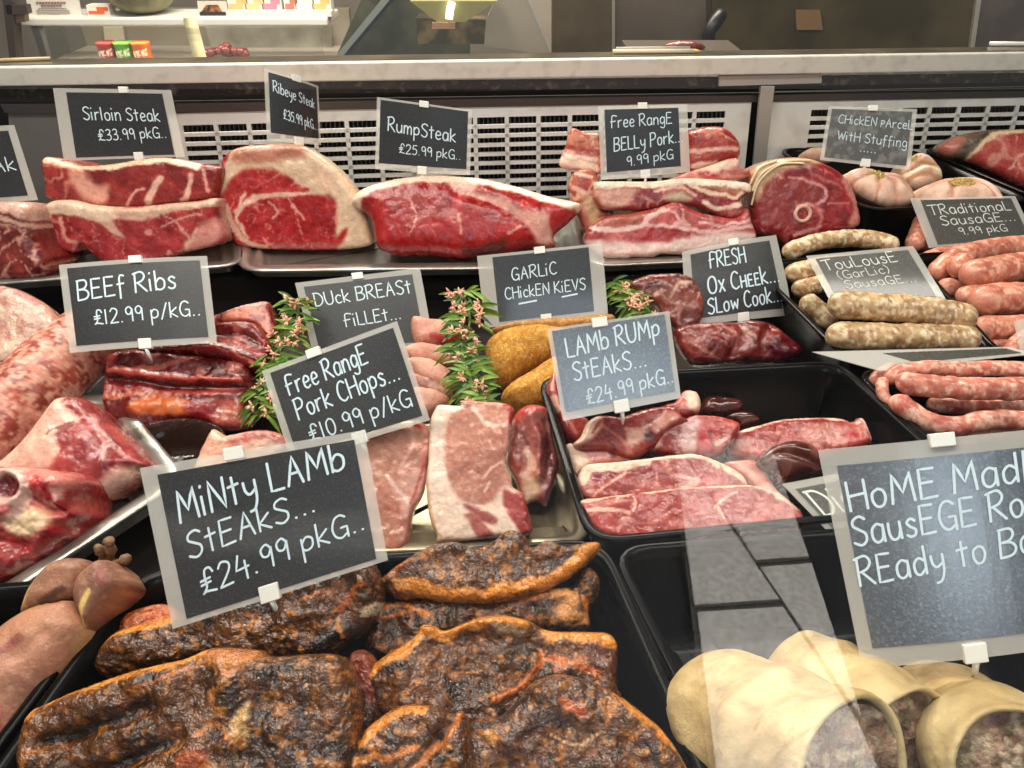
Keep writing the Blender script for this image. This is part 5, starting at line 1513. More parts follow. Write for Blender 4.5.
# ------------------------------------------------------------------ pork chops
PC = ((190, 118, 98), (208, 142, 120))
lump('pork_chop', E5((45, 190), (50, 140), (75, 85), (100, 70), (190, 75), (200, 55), (235, 48), (300, 55), (380, 60), (420, 70), (445, 95), (440, 130), (425, 200), (420, 260), (405, 340), (430, 420), (440, 460), (490, 500), (530, 640), (525, 680), (480, 692), (400, 692), (330, 702), (100, 722), (80, 690), (45, 600), (30, 450), (40, 320)),
     (480, 545, 'Z', ZD + .016), 48, .028, .006, 8,
     dict(base=PC, veins=[(26, .018, (230, 176, 162), .6), (60, .02, (226, 170, 156), .4)], spots=[(400, .6, .8, (230, 180, 166), .3)],
          areas=[(E5((30, 200), (60, 70), (190, 70), (190, 90), (140, 140), (115, 220), (120, 350), (150, 470), (220, 540), (330, 540), (360, 510), (400, 460), (440, 470), (450, 500), (420, 480), (390, 500), (440, 620), (480, 670), (400, 700), (90, 730), (30, 560)), (242, 212, 192), 3),
                 (E5((205, 550), (260, 552), (340, 590), (370, 620), (340, 642), (270, 610)), (176, 88, 84), 2), (E5((210, 590), (260, 600), (330, 660), (350, 695), (280, 700), (250, 650)), (190, 104, 96), 2), (E5((390, 480), (440, 490), (490, 510), (530, 640), (520, 680), (480, 670), (420, 600)), (180, 66, 66), 2.5)],
          lines=[(E5((250, 90), (280, 130), (320, 165), (370, 170)), 4, (238, 200, 182)), (E5((420, 150), (415, 250), (405, 330)), 3.5, (226, 156, 146)), (E5((408, 330), (425, 400), (440, 460)), 5, (232, 176, 160)), (E5((300, 420), (350, 370), (400, 340)), 2, (230, 180, 166)), (E5((300, 480), (330, 440)), 2, (230, 180, 166)), (E5((400, 75), (440, 100), (432, 160)), 4, (196, 44, 48)), (E5((38, 450), (60, 620), (110, 715)), 3, (228, 180, 130))], side=(226, 180, 150)),
     MEAT, 'big pale pork chop facing forward with a wide cream fat edge', 'pork chop', 'pork chops', step=1.7)
lump('pork_chop', E5((418, 260), (430, 180), (445, 130), (470, 95), (522, 70), (592, 80), (608, 110), (622, 190), (642, 280), (658, 350), (640, 440), (612, 520), (595, 552), (560, 532), (540, 527), (500, 542), (480, 520), (450, 430), (420, 380), (408, 330)),
     (530, 500, 'Z', ZD + .020), 44, .05, .014, 14,
     dict(base=((164, 84, 80), (190, 110, 100)), veins=[(30, .025, (220, 160, 146), .6)],
          areas=[(E5((430, 180), (450, 100), (520, 65), (600, 80), (600, 110), (520, 110), (470, 140), (440, 230)), (200, 70, 66), 4), (E5((490, 430), (540, 410), (575, 460), (540, 530), (500, 540), (485, 500)), (226, 180, 146), 4), (E5((590, 200), (650, 300), (655, 360), (610, 520), (570, 520), (600, 400), (580, 300)), (126, 52, 52), 6)],
          lines=[(E5((440, 150), (430, 250), (415, 330)), 3.5, (232, 180, 170)), (E5((500, 290), (530, 340), (520, 390), (480, 400)), 5, (230, 184, 160)), (E5((480, 200), (510, 260)), 3, (140, 60, 60)), (E5((560, 170), (580, 260), (570, 340)), 3, (150, 70, 66)), (E5((425, 330), (470, 380)), 4, (190, 80, 76))], side=(140, 66, 60)),
     MEAT, 'darker pork chop turned edge on beside the lamb tray rim', 'pork chop', 'pork chops', step=1.7, amp=.003,
     shape=[(E5((520, 130), (560, 250), (560, 400)), 6, .006), (E5((600, 160), (610, 300), (590, 440)), 5, -.005)])
lump('pork_chop', [(345, 445), (363, 436), (390, 426), (410, 425), (416, 420), (424, 424), (431, 434), (431, 450), (427, 470), (423, 492), (413, 512), (405, 548), (378, 552), (350, 540)],
     (400, 548, 'Z', ZD + .012), 50, .03, .008, 8,
     dict(base=PC, veins=[(26, .02, (232, 176, 162), .6)], areas=[([(395, 485), (425, 470), (420, 500), (405, 520), (398, 500)], (222, 166, 150), 3)], lines=[([(366, 440), (395, 430), (412, 424), (424, 428)], 4, (206, 52, 54)), ([(388, 478), (400, 490), (408, 505)], 3, (232, 190, 176)), ([(425, 445), (420, 480), (410, 505)], 3, (206, 100, 94))], side=(200, 120, 104)),
     MEAT, 'pork chop partly hidden by the corner of the big mint lamb card', 'pork chop', 'pork chops', step=1.8)

# ------------------------------------------------------------------ lamb rumps and kidneys
LB = dict(base=((142, 40, 42), (172, 64, 60)), veins=[(26, .022, (216, 140, 128), .6)])
LG = 'lamb rump steaks'
LF = (226, 188, 164)
lump('lamb_rump', D3((30, 110), (50, 50), (70, 15), (95, 60), (120, 200), (240, 250), (250, 300), (195, 365), (130, 335), (95, 250), (60, 190)), (568, 442, 'Z', .955), 55, .03, .012, 8,
     dict(LB, areas=[(D3((40, 160), (90, 150), (105, 210), (80, 225), (60, 190)), (226, 176, 156), 2)], lines=[(D3((70, 30), (60, 120)), 3, (214, 140, 126)), (D3((130, 260), (180, 330)), 3, (206, 130, 116))]), MEAT,
     'lamb piece squeezed between the tray wall and the Lamb Rump card', 'lamb steak', LG, step=1.8)
lump('lamb_rump', D3((560, 230), (640, 180), (690, 165), (730, 112), (790, 112), (822, 160), (812, 222), (760, 250), (680, 250)), (680, 420, 'Z', .965), 55, .03, .012, 9,
     dict(LB, areas=[(D3((725, 120), (800, 110), (825, 160), (805, 220), (760, 215), (735, 180)), LF, 3), (D3((690, 170), (725, 130), (740, 190), (710, 210)), (214, 110, 104), 3)]), MEAT,
     'lamb piece with a round white fat end behind the card of its tray', 'lamb steak', LG, step=1.8)
for k, (ol, lb) in enumerate([(((45, 170), (60, 110), (110, 85), (200, 95), (252, 108), (272, 150), (225, 185), (150, 195), (90, 190)), 'brown kidney farthest back in the lamb tray'),
                              (((175, 200), (230, 168), (300, 170), (350, 200), (358, 218), (300, 240), (250, 250), (215, 220)), 'small glossy kidney just in front of the farthest kidney')]):
    lump('kidney', D4(*ol), (722, 420 + 5 * k, 'Z', .945 + .004 * k), 58, .025, .013, 10, dict(base=((70, 24, 20), (98, 42, 32)), bs=30), OFFAL, lb, 'kidney', 'lamb kidneys', step=1.8)
lump('lamb_rump', D4((195, 370), (220, 300), (260, 260), (350, 235), (440, 210), (560, 198), (740, 198), (800, 213), (845, 220), (850, 198), (880, 203), (902, 240), (927, 318), (880, 345), (760, 380), (640, 420), (480, 420), (420, 400), (350, 415), (250, 408)), (800, 460, 'Z', .95), 60, .028, .010, 10,
     dict(LB, base=((158, 46, 42), (184, 68, 60)), rims=[(D4((262, 262), (350, 238), (440, 213), (560, 201), (740, 201), (845, 222)), 3.2, (232, 190, 168)), (D4((880, 205), (905, 260), (925, 315)), 3.5, (236, 190, 174))],
          areas=[(D4((540, 270), (600, 255), (740, 250), (840, 290), (830, 330), (640, 345), (560, 310)), (214, 140, 132), 4), (D4((770, 290), (830, 280), (850, 310), (800, 330)), (206, 40, 60), 3), (D4((780, 225), (880, 215), (900, 280), (850, 290)), (206, 100, 92), 4)],
          lines=[(D4((400, 280), (460, 290), (440, 340)), 2, (206, 120, 110)), (D4((190, 375), (250, 410), (340, 410)), 3, (224, 170, 150))]), MEAT,
     'lamb steak at the far side of the tray with a pink bone end', 'lamb steak', LG, step=1.7)
lump('lamb_rump', D3((565, 402), (600, 330), (650, 288), (730, 258), (785, 236), (900, 240), (1000, 268), (1022, 300), (965, 395), (900, 445), (780, 440), (640, 440)), (695, 455, 'Z', .962), 56, .03, .012, 9,
     dict(LB, areas=[(D3((560, 400), (600, 330), (650, 285), (740, 265), (760, 285), (660, 310), (610, 360), (600, 410)), LF, 2.5), (D3((730, 290), (790, 260), (810, 300), (790, 400), (770, 440), (710, 440)), (212, 170, 170), 3), (D3((790, 260), (900, 245), (1015, 285), (1000, 310), (880, 280)), (206, 84, 78), 3), (D3((810, 300), (900, 300), (860, 400), (800, 430)), (206, 76, 80), 4)], lines=[(D3((880, 400), (950, 360)), 3, (226, 160, 150)), (D3((860, 330), (870, 400)), 3, (140, 30, 48))]), MEAT,
     'folded lamb steak with a silvery band in the middle of the tray', 'lamb steak', LG, step=1.7)
lump('lamb_rump', D3((118, 400), (160, 378), (220, 412), (330, 415), (440, 442), (450, 475), (300, 500), (210, 530), (180, 565), (160, 500), (138, 460)), (600, 468, 'Z', .955), 58, .025, .010, 8,
     dict(LB, base=((206, 130, 116), (226, 170, 150)), areas=[(D3((120, 400), (160, 380), (210, 420), (230, 480), (180, 540), (150, 480)), LF, 3), (D3((340, 430), (390, 440), (370, 465), (340, 460)), (130, 20, 40), 2), (D3((230, 440), (330, 425), (330, 465), (250, 475)), (222, 150, 150), 3)]), MEAT,
     'pale fatty lamb piece by the near tray wall under the holed steak', 'lamb steak', LG, step=1.8)
lump('lamb_rump', D3((165, 382), (205, 345), (240, 270), (300, 238), (380, 242), (430, 238), (520, 208), (640, 188), (700, 198), (722, 240), (760, 272), (690, 300), (640, 330), (600, 390), (560, 410), (500, 445), (440, 452), (380, 432), (320, 412), (230, 417), (180, 410)), (620, 450, 'Z', .968), 56, .03, .013, 9,
     dict(LB, areas=[(D3((170, 385), (240, 270), (300, 245), (305, 290), (280, 350), (220, 385)), LF, 3), (D3((440, 330), (520, 320), (530, 360), (500, 395), (450, 400), (440, 370)), (228, 180, 164), 2.5), (D3((640, 230), (690, 235), (700, 265), (620, 320), (560, 330), (600, 270)), (222, 150, 140), 3), (D3((530, 340), (570, 330), (575, 370), (545, 380)), (96, 20, 28), 2)],
          lines=[(D3((260, 340), (300, 280)), 3, (190, 80, 76)), (D3((430, 320), (520, 320), (600, 270), (640, 225)), 2.5, (226, 160, 146)), (D3((340, 350), (380, 420)), 3, (120, 26, 34))]), MEAT,
     'lamb steak with a pale eye of fat right under the Lamb Rump card', 'lamb steak', LG, step=1.7)
lump('lamb_rump', D4((175, 430), (260, 413), (345, 418), (390, 470), (440, 560), (530, 640), (560, 680), (400, 680), (320, 560), (250, 500)), (755, 495, 'Z', .955), 62, .025, .008, 8,
     dict(LB, base=((206, 120, 108), (226, 160, 142)), areas=[(D4((360, 600), (430, 580), (500, 650), (430, 660)), (232, 190, 160), 3)]), MEAT,
     'pale pink lamb piece between the front steaks and the glossy kidney', 'lamb steak', LG, step=1.8)
o = lump('kidney', D4((345, 425), (380, 370), (440, 335), (520, 320), (600, 333), (642, 368), (662, 430), (655, 492), (560, 505), (470, 532), (430, 482)), (790, 478, 'Z', .97), 58, .03, .018, 16,
     dict(base=((66, 22, 18), (92, 40, 28)), bs=30, areas=[(D4((530, 325), (600, 335), (640, 370), (650, 420), (600, 400), (570, 350)), (150, 92, 80), 4)]), OFFAL, 'large shiny brown kidney beside the small half hidden card', 'kidney', 'lamb kidneys', step=1.8,
     shape=[(D4((360, 430), (450, 400), (560, 430), (650, 470)), 4, -.005)])
lump('lamb_rump', [(577, 481), (582, 468), (591, 464), (618, 462), (645, 459), (677, 455), (697, 455), (716, 461), (738, 472), (747, 483), (745, 492), (700, 500), (640, 502), (605, 504), (585, 500), (579, 492)], (660, 500, 'Z', .962), 60, .026, .008, 8,
     dict(LB, base=((150, 44, 46), (180, 72, 66)), rims=[([(580, 482), (584, 472), (594, 468), (620, 466), (645, 462)], 6.5, LF), ([(645, 461), (677, 457), (697, 457), (716, 463), (745, 482)], 3.6, LF)],
          lines=[(D3((270, 650), (360, 580), (430, 530)), 2.4, (226, 160, 146)), (D3((600, 540), (590, 600)), 2, (214, 140, 130)), (D3((850, 470), (900, 510)), 3, LF), (D3((720, 560), (830, 580)), 2, (222, 160, 150))]), MEAT,
     'second lamb steak from the front of the tray with a cream fat rim', 'lamb steak', LG, step=1.7)
lump('lamb_rump', [(579, 503), (600, 498), (640, 493), (675, 489), (720, 486), (753, 486), (776, 494), (796, 508), (803, 522), (790, 534), (700, 542), (620, 540), (592, 528)], (690, 540, 'Z', .968), 62, .026, .008, 8,
     dict(LB, base=((170, 56, 54), (194, 82, 74)), rims=[([(580, 503), (640, 494), (675, 490), (720, 487), (753, 487)], 2.4, LF), ([(753, 487), (776, 495), (796, 509)], 4, LF)],
          lines=[(D3((390, 690), (410, 660), (450, 655)), 2.5, LF), (D3((220, 735), (300, 725), (450, 740)), 3.5, (230, 170, 156)), (D3((480, 660), (490, 690), (470, 730)), 2, (230, 170, 156)), (D4((120, 660), (180, 610), (230, 590)), 2.4, (230, 176, 164)), (D4((130, 660), (160, 720)), 2.2, (230, 176, 164))]), MEAT,
     'frontmost lamb steak along the near rim of its tray', 'lamb steak', LG, step=1.7)

# ------------------------------------------------------------------ mint glazed lamb steaks
def mint(outl, anchor, tilt, label, rims=(), areas=(), lines=(), bulge=.012, R=18, shape=None, thick=.026, step=2.4):
    spec = dict(base=((52, 29, 11), (100, 57, 21)), bs=60,
                spots=[(85, .58, .74, (120, 64, 20), .65), (240, .60, .69, (184, 114, 44), .65), (330, .62, .74, (26, 16, 7), .7)],
                deep=.2, flecks=[(420, .86, (20, 18, 8), .8), (330, .92, (214, 160, 80), .8), (380, .93, (96, 92, 40), .8)],
                rims=[(r, wd, (216, 134, 48)) for r, wd in rims], areas=list(areas), lines=list(lines), side=(70, 34, 16), wob=12)
    return lump('mint_lamb_steak', outl, anchor, tilt, thick, bulge, R, spec, MARI, label, 'lamb steak', 'mint glazed lamb steaks', step=step, amp=.0062, freq=62, shape=shape)


OR_ = (214, 126, 48)
mint([(121, 634), (124, 618), (135, 610), (162, 604), (178, 612), (185, 632), (160, 640), (130, 648)], (150, 640, 'Z', .965), 56, 'small orange glazed piece at the back corner of the mint lamb tray', areas=[([(118, 640), (122, 612), (160, 600), (180, 612), (160, 632)], (196, 98, 40), 4)], R=12, bulge=.008, step=2)
mint(E3((150, 300), (250, 270), (480, 275), (620, 262), (740, 232), (830, 225), (850, 170), (892, 163), (922, 210), (908, 280), (882, 305), (887, 370), (840, 380), (740, 385), (600, 380), (500, 400), (380, 430), (320, 450), (200, 480), (140, 455), (115, 405), (150, 360)), (480, 640, 'Z', .962), 58,
     'glazed steak lying under the top one at the back of its tray', lines=[(E3((170, 300), (280, 300), (330, 330)), 4, OR_), (E3((160, 350), (300, 310)), 3, (190, 104, 40)), (E3((770, 260), (820, 270), (800, 330), (870, 340)), 9, (206, 140, 76)), (E3((860, 270), (880, 330)), 6, OR_), (E3((650, 290), (740, 260)), 5, (190, 100, 40))], areas=[(E3((140, 300), (185, 290), (190, 320), (150, 335)), (196, 178, 150), 3)], R=14)
mint(E3((165, 212), (200, 180), (240, 150), (330, 95), (420, 75), (500, 97), (560, 72), (590, 45), (622, 36), (668, 58), (690, 95), (740, 70), (800, 90), (840, 85), (905, 74), (922, 100), (872, 160), (800, 207), (720, 247), (600, 277), (480, 284), (380, 277), (300, 264), (240, 272), (190, 240)), (480, 600, 'Z', .985), 60,
     'topmost glazed steak at the back of the tray with an orange fat edge', rims=[(E3((918, 95), (870, 130), (800, 185), (720, 225), (600, 258), (480, 266), (380, 260), (250, 225)), 7)], lines=[(E3((190, 235), (240, 165)), 3, (196, 110, 44)), (E3((240, 160), (330, 150)), 2, (180, 100, 40))], R=10, bulge=.010)
mint([(103, 657), (120, 632), (150, 622), (180, 615), (220, 606), (275, 590), (330, 570), (365, 558), (380, 573), (385, 600), (370, 627), (345, 648), (330, 658), (270, 662), (220, 660), (180, 668), (150, 676), (125, 682), (107, 676)], (250, 660, 'Z', .968), 52,
     'dark glazed steak right below the big Minty Lamb card', rims=[([(104, 655), (122, 636), (150, 626), (178, 619)], 6)], lines=[(E2((480, 470), (520, 420), (590, 350)), 5, (176, 88, 34)), (E2((490, 520), (495, 590)), 4, (190, 120, 60)), (E2((300, 400), (430, 360), (500, 340)), 3, (170, 92, 34)), (E2((620, 480), (680, 450)), 6, (204, 182, 150))],
     areas=[(E2((340, 620), (480, 540), (640, 500), (520, 600), (400, 680)), (34, 20, 14), 8)], R=16, bulge=.02, thick=.03)
mint([(348, 660), (366, 650), (380, 668), (384, 700), (378, 740), (372, 790), (340, 800), (345, 720)], (365, 740, 'Z', .965), 58, 'narrow reddish glazed piece between the two front stacks of steaks', areas=[([(352, 660), (372, 655), (380, 690), (366, 700)], (130, 52, 24), 5)], R=14, step=2.2)
mint(E4((118, 200), (135, 175), (180, 140), (250, 95), (268, 66), (300, 68), (330, 80), (400, 52), (470, 40), (540, 52), (600, 80), (700, 84), (760, 90), (782, 130), (778, 220), (792, 250), (760, 290), (640, 320), (480, 340), (380, 350), (300, 320), (200, 320), (140, 270), (125, 235)), (490, 715, 'Z', .972), 58,
     'wide glazed steak in the centre with a creamy fat arch on its far edge', rims=[(E4((270, 72), (330, 88), (400, 62), (470, 50), (540, 62)), 7), (E4((600, 88), (700, 96), (765, 110)), 9), (E4((130, 195), (190, 150), (262, 100)), 6)],
     areas=[(E4((440, 62), (500, 50), (545, 66), (540, 90), (480, 85)), (224, 190, 150), 3), (E4((690, 130), (770, 130), (772, 210), (700, 190)), (96, 44, 18), 8)],
     lines=[(E4((580, 135), (580, 175), (545, 215), (490, 240), (460, 265)), 5, (196, 104, 40)), (E4((600, 150), (660, 175), (720, 205)), 6, (190, 98, 38)), (E4((620, 180), (680, 160)), 4, (176, 88, 34)), (E4((350, 190), (420, 190)), 2, (190, 120, 60))], R=16, bulge=.014,
     shape=[(E4((300, 80), (400, 65), (540, 60)), 8, .006), (E4((560, 150), (540, 215), (460, 265)), 5, .004), (E4((330, 120), (450, 110), (560, 130)), 12, -.005)])
mint([(34, 717), (55, 702), (100, 683), (150, 667), (190, 658), (215, 648), (260, 650), (275, 656), (340, 655), (358, 680), (362, 720), (356, 770), (340, 830), (60, 830), (28, 770)], (200, 800, 'Z', .972), 58,
     'large glazed steak filling the near corner by the game bird', rims=[([(36, 716), (56, 704), (100, 686), (150, 670), (190, 661), (214, 652)], 5)], areas=[([(208, 652), (240, 650), (268, 656), (240, 680), (232, 668)], (196, 120, 56), 4), ([(245, 716), (262, 705), (258, 735), (240, 735)], (196, 150, 96), 3), ([(195, 755), (215, 748), (222, 768), (200, 775)], (176, 84, 40), 3)],
     lines=[([(60, 740), (110, 725), (160, 705)], 7, (38, 22, 12)), ([(50, 790), (120, 765), (180, 740)], 8, (34, 20, 12)), ([(150, 690), (210, 670)], 3, (176, 96, 40)), ([(210, 735), (230, 725), (240, 740)], 3, (206, 120, 50))], R=20, bulge=.02, step=2.8,
     shape=[([(60, 742), (110, 728), (165, 706)], 8, -.008), ([(50, 792), (130, 765), (190, 740)], 9, -.008)])
mint(E4((75, 420), (110, 360), (130, 330), (210, 280), (300, 278), (348, 296), (372, 290), (392, 322), (405, 400), (420, 560), (40, 560)), (400, 770, 'Z', .978), 58,
     'glazed steak in the front row left of the biggest front steak', rims=[(E4((112, 370), (140, 330), (210, 290), (280, 285)), 5)], lines=[(E4((140, 380), (180, 410), (260, 390)), 6, (196, 110, 40)), (E4((370, 300), (350, 350), (290, 400), (250, 441)), 5, (196, 110, 44)), (E4((110, 430), (150, 400)), 7, (214, 134, 56))], R=14, bulge=.014, step=2.6,
     shape=[(E4((340, 330), (300, 390)), 7, -.006)])
mint(E4((390, 330), (430, 310), (480, 300), (530, 250), (560, 215), (640, 195), (760, 235), (850, 300), (905, 350), (965, 445), (1000, 560), (400, 560), (385, 420)), (580, 790, 'Z', .985), 60,
     'biggest glazed steak at the very front of its tray', rims=[(E4((800, 268), (850, 305), (905, 360), (960, 445)), 4)], areas=[(E4((630, 265), (660, 270), (700, 310), (670, 315)), (196, 92, 36), 3), (E4((450, 335), (475, 355), (470, 370), (440, 360)), (206, 140, 70), 2)],
     lines=[(E4((600, 365), (680, 380), (740, 350)), 2, (206, 160, 110)), (E4((400, 340), (480, 310), (540, 260)), 5, (40, 20, 10)), (E4((470, 405), (530, 395), (600, 425)), 4, (70, 30, 14)), (E4((880, 350), (900, 372)), 5, (224, 130, 50))], R=20, bulge=.014, step=2.8)

# ------------------------------------------------------------------ game bird
gb = lump('game_bird', C1((-120, 460), (-30, 400), (40, 340), (110, 298), (180, 282), (225, 280), (252, 310), (274, 360), (250, 420), (205, 490), (155, 560), (110, 640), (70, 720), (30, 830), (-120, 860)), (40, 640, 'Z', .985), 60, .06, .026, 36,
     dict(base=((140, 88, 70), (176, 120, 96)), bs=26, veins=[(30, .03, (206, 166, 140), .3)], spots=[(340, .55, .75, (206, 164, 130), .35)],
          areas=[(C1((30, 590), (60, 600), (50, 660), (10, 690), (-20, 640)), (170, 60, 56), 5), (C1((40, 340), (150, 290), (240, 285), (270, 350), (180, 400), (60, 420)), (182, 128, 100), 12)], rims=[(C1((110, 298), (180, 284), (225, 282)), 3, (206, 166, 106))], lines=[(C1((40, 345), (90, 320), (160, 305)), 5, (168, 122, 84)), (C1((270, 360), (220, 470), (150, 570)), 6, (188, 146, 104)), (C1((0, 420), (60, 440), (120, 400)), 8, (150, 82, 72)), (C1((20, 520), (100, 470), (190, 400)), 9, (196, 140, 116))]),
     SKIN, 'plucked brownish game bird lying in the tray at the near left corner', 'game bird', step=2.6, back=.6, amp=.003, freq=50)
LEG = dict(base=((126, 82, 66), (160, 112, 88)), bs=30, spots=[(340, .55, .75, (200, 158, 124), .35)])
def leg(outl, anchor, lines): lump('drumstick', outl, anchor, 55, .035, .018, 14, dict(LEG, lines=lines), SKIN, parent=gb, step=2.0)
leg(C1((40, 350), (75, 320), (95, 260), (115, 225), (150, 180), (200, 155), (255, 158), (278, 190), (262, 235), (240, 270), (180, 290), (110, 310)), (52, 600, 'Z', .995), [(C1((100, 300), (120, 250), (140, 220)), 4, (206, 160, 96)), (C1((150, 290), (220, 250)), 6, (96, 66, 56))])
leg(C1((230, 270), (240, 215), (270, 180), (312, 158), (350, 183), (378, 230), (345, 280), (305, 330), (268, 372), (256, 330)), (105, 600, 'Z', .998), [(C1((265, 365), (270, 310), (300, 260)), 5, (214, 176, 100)), (C1((330, 200), (345, 240)), 5, (150, 80, 70))])
for k, pl in enumerate([C1((305, 170), (300, 140), (285, 120)), C1((318, 165), (325, 130), (318, 102)), C1((335, 175), (355, 165), (372, 152))]):
    P = [atZ(x, y, .992 + .003 * i) for i, (x, y) in enumerate(catmull(pl, False, 3))]
    V, Fc = tube_mesh(P, [.0034 + .0009 * math.sin(i * 1.9) for i in range(len(P))], 8)
    mk('foot', V, Fc, plain('foot_skin', (126, 92, 62), .7, bump=(300, .8, .002)), gb)

# ------------------------------------------------------------------ sausage rolls
def roll(p0, p1, z0, z, rpx, label, seed, open_end=True):
    """cylinder of pastry from far end p0 to near end p1 with an open end full of filling"""
    a, c = atZ(*p0, z0), atZ(*p1, z)
    r = rpx / F * ((c - CAM) @ FWD)
    d = c - a; L = np.linalg.norm(d); d /= L
    u = np.cross(d, [0, 0, 1]); u /= np.linalg.norm(u); v = np.cross(u, d)
    nn = 64
    ts = list(np.linspace(.0, 1, 40))
    rows = []
    for t in ts:
        k = 1.0
        if t < .12: k = math.sqrt(max(.02, 1 - (1 - t / .12) ** 2)) * .55 + .45
        rows.append((t * L, r * k * (1 + .04 * math.sin(t * 5 + seed))))
    rows += [(L + .002, r * .985), (L + .003, r * .95), (L + .002, r * .90), (L - .004, r * .86), (L - .02, r * .84)]
    V = []
    for (x, rr) in rows:
        for k in range(nn):
            th = 2 * math.pi * k / nn
            V.append(a + d * x + (math.cos(th) * u + math.sin(th) * v * .93) * rr)
    V = np.array(V)
    ctr = a + np.outer((V - a) @ d, d)
    nrm = (V - ctr); nrm /= np.linalg.norm(nrm, axis=1)[:, None] + 1e-9
    V = V + nrm * (.0028 * (fbm(V * np.array([45, 45, 45]) + seed, 3) - .5) + .0016 * np.sin(((V - a) @ d) * 160 + 6 * fbm(V * 30 + seed, 2)))[:, None] * (1)
    m = len(rows)
    Fc = [(i * nn + k, (i + 1) * nn + k, (i + 1) * nn + (k + 1) % nn, i * nn + (k + 1) % nn) for i in range(m - 1) for k in range(nn)]
    Fc += [tuple(range(nn)), tuple((m - 1) * nn + k for k in range(nn - 1, -1, -1))]
    C = paint(None, V, np.zeros(len(V)), dict(base=((182, 154, 104), (206, 182, 134)), bs=30, veins=[(30, .03, (160, 126, 80), .6)]), seed)
    root = empty('sausage_roll', (a + c) / 2 - (0, 0, r), label, 'sausage roll', 'raw pastry sausage rolls')
    mk('pastry', V, Fc, PASTRY, root, C)
    # filling: rough disc a little inside
    V, Fc = [], []
    nr = 22
    for i in range(nr + 1):
        for k in range(nn):
            th = 2 * math.pi * k / nn; rr = r * .865 * i / nr
            V.append(a + d * (L - .003) + (math.cos(th) * u + math.sin(th) * v * .93) * rr)
    V = np.array(V)
    V = V + d * (.010 * (fbm(V * 130 + seed, 3) - .5))[:, None] + d * .002
    Fc = [(i * nn + k, (i + 1) * nn + k, (i + 1) * nn + (k + 1) % nn, i * nn + (k + 1) % nn) for i in range(nr) for k in range(nn)]
    C = paint(None, V, np.zeros(len(V)), dict(base=((120, 84, 66), (176, 140, 112)), bs=90, spots=[(160, .52, .64, (212, 190, 160), .8), (120, .56, .68, (84, 60, 40), .8), (90, .6, .7, (110, 104, 60), .6)]), seed + 3)
    mk('filling', V, Fc, FILL, root, C)
    return root


roll((796, 668), (905, 738), .955, 1.0, 58, 'pastry sausage roll behind, in the middle of its tray', 11)
roll((698, 704), (852, 772), .955, 1.02, 80, 'nearest pastry sausage roll with its filled end toward the viewer', 5)
roll((928, 705), (1015, 768), .955, 1.015, 68, 'pastry sausage roll under the Home Made Sausage Rolls card', 23)

# ------------------------------------------------------------------ green sprigs with pink flowers
LEAF = plain('sprig_leaf', (98, 140, 44), .4, vary=(120, (160, 178, 80), .45, .7))
LEAFD = plain('sprig_leaf_dark', (58, 96, 34), .4, vary=(120, (98, 130, 50), .45, .7))
BLOOM = plain('pink_flower', (224, 160, 136), .6, vary=(200, (236, 204, 166), .45, .65))
STEM = plain('sprig_stem', (96, 104, 50), .6)


def sprig(pts, zs, wpx, nl, nf, label, seed, leafl=20):
    rs = np.random.RandomState(seed)
    c = catmull(pts, False, 3)
    n = len(c)
    P = np.array([atZ(c[i][0], c[i][1], np.interp(i / (n - 1), np.linspace(0, 1, len(zs)), zs)) for i in range(n)])
    root = empty('flowering_sprig', P[0], label, 'herb sprig', 'green flowering sprigs')
    V, Fc = tube_mesh(P, .0016, 6)
    mk('stem', V, Fc, STEM, root)
    bl = [MB(), MB()]
    for k in range(nl):
        i = rs.randint(0, n)
        s = ((P[i] - CAM) @ FWD) / F
        ang = rs.choice([rs.uniform(-60, 60), rs.uniform(120, 240)])
        a = math.radians(ang)
        dirv = math.cos(a) * RT + math.sin(a) * UP * .7 - FWD * rs.uniform(-.2, .8)
        dirv /= np.linalg.norm(dirv)
        L = leafl * s * rs.uniform(.6, 1.2)
        side = np.cross(dirv, -FWD + rs.normal(size=3) * .35); side /= np.linalg.norm(side)
        nrm = np.cross(side, dirv)
        st = P[i] + RT * rs.uniform(-.3, .3) * wpx * s - FWD * rs.uniform(0, .012)
        vs = []
        m = 7
        for q in range(m):
            t = q / (m - 1)
            ctr = st + dirv * L * t - np.array([0, 0, 1]) * L * .35 * t * t + nrm * 0
            wd = L * .085 * math.sin(math.pi * min(1, t * .92 + .06)) ** .8
            vs += [ctr - side * wd + nrm * wd * .35, ctr, ctr + side * wd + nrm * wd * .35]
        f = []
        for q in range(m - 1):
            f += [(3 * q, 3 * q + 1, 3 * q + 4, 3 * q + 3), (3 * q + 1, 3 * q + 2, 3 * q + 5, 3 * q + 4)]
        top = np.array(vs); bot = top - nrm * .0005
        N_ = len(vs)
        f2 = [tuple(N_ + j for j in reversed(x)) for x in f]
        bl[int(rs.rand() < .4)].add(np.vstack([top, bot]), f + f2)
    bl[0].build('leaves', LEAF, root, smooth=True)
    bl[1].build('leaves', LEAFD, root, smooth=True)
    b = MB()
    for k in range(nf):
        i = rs.randint(0, n)
        s = ((P[i] - CAM) @ FWD) / F
        c0 = P[i] + RT * rs.uniform(-.5, .5) * wpx * s - FWD * rs.uniform(.006, .016) + UP * rs.uniform(-.3, .3) * wpx * s
        for p in range(9):                       # starry clusters of narrow petals
            dv = rs.normal(size=3); dv -= FWD * .5; dv /= np.linalg.norm(dv)
            V, Fc = tube_mesh([c0, c0 + dv * 3.4 * s, c0 + dv * 6.5 * s], [.6 * s, 1.3 * s, .3 * s], 5)
            b.add(V, Fc)
    b.build('flowers', BLOOM, root, smooth=True)


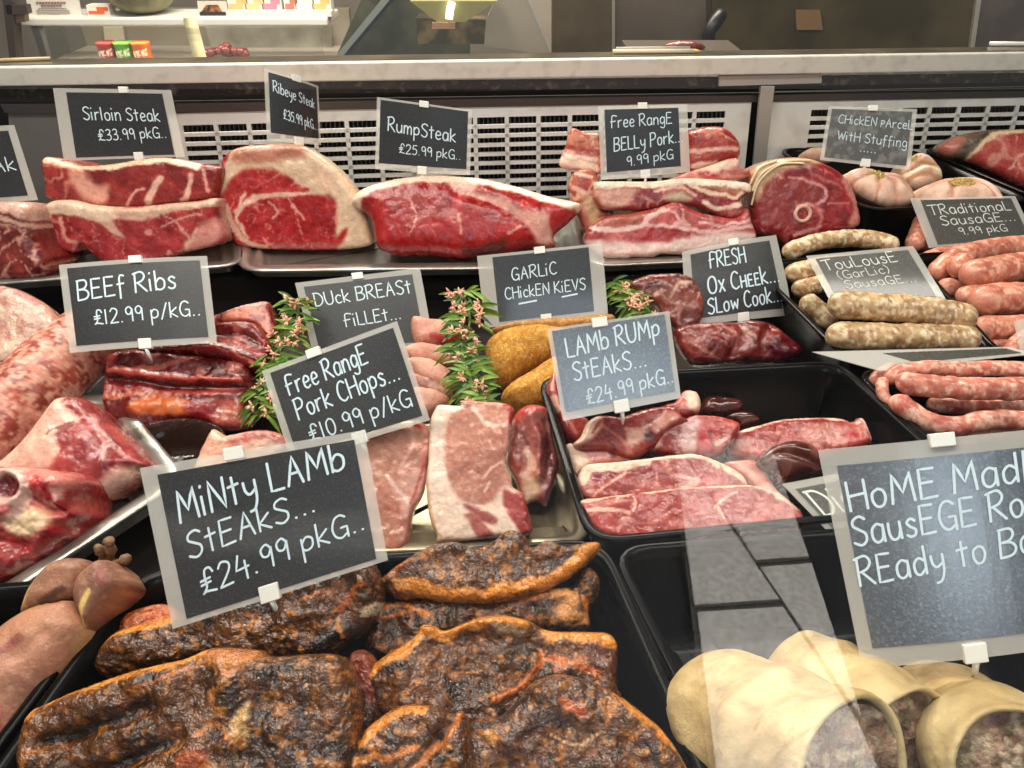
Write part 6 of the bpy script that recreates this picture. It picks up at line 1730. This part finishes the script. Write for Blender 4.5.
sprig([(462, 292), (470, 320), (462, 350), (470, 378), (482, 404)], [ZD + .10, ZD + .085, ZD + .085, ZD + .085, ZD + .08], 30, 140, 34, 'long green sprig with pale pink flowers between the duck and the kievs', 3, 24)
sprig([(618, 282), (630, 298), (645, 314)], [ZD + .075, ZD + .075, ZD + .075], 22, 80, 16, 'short flowering sprig behind the Lamb Rump card by the ox cheeks', 9, 20)
sprig([(300, 300), (294, 330), (278, 350), (266, 385), (268, 415)], [ZD + .085, ZD + .075, ZD + .07, ZD + .06, ZD + .055], 26, 130, 26, 'flowering sprig between the beef ribs and the pork chop card', 15, 22)
sprig([(10, 372), (34, 345), (55, 322)], [ZD + .075, ZD + .075, ZD + .075], 10, 14, 0, 'few green leaves between the wrapped poultry and the rolled meat', 21, 16)

# ------------------------------------------------------------------ front glass and the pavement it mirrors
YG = .155
b = MB(); b.box((-1.7, YG, .86), (1.7, YG + .004, 2.0)); b.build('front_glass', pane_glass('counter_front_glass'), case)


def mirrored(px, py, z=0.0):
    p = atZ(px, py, z)
    p[1] = 2 * YG - p[1]
    return p


pm = plain('sunlit_paving', (186, 180, 170), .85, vary=(70, (160, 154, 145), .35, .65), bump=(150, .5, .004))  # pale strip shaped as the sunlit patch of the pavement
q4 = [mirrored(*p) for p in ((671, 440), (769, 440), (886, 782), (711, 782))]
b = MB(); b.prism(q4[::-1], (0, 0, -.03))
props(b.build('pavement_bed', plain('paving_joint', (62, 58, 52), .9)), kind='structure')
b = MB()
for sl in ([(672, 442), (782, 606), (693, 612)], [(693, 612), (782, 606), (862, 726), (884, 780), (712, 780)], [(673, 440), (768, 440), (811, 563), (756, 567)], [(756, 567), (811, 563), (863, 726)]):
    P = np.array([mirrored(*p) for p in sl]); c = P.mean(0)
    ln = np.linalg.norm(P - c, axis=1)[:, None]
    P = c + (P - c) * np.clip(1 - .012 / ln, .5, 1)
    P[:, 2] = .012
    b.prism(list(P[::-1]), (0, 0, -.011))
props(b.build('pavement', pm), kind='structure')
b = MB(); b.box((-5, -6, -.08), (5, -.1, -.032)); props(b.build('street_ground', plain('shaded_ground', (20, 20, 21), .9)), kind='structure')  # unseen ground added, coloured dark as shade so the pane mirrors no haze
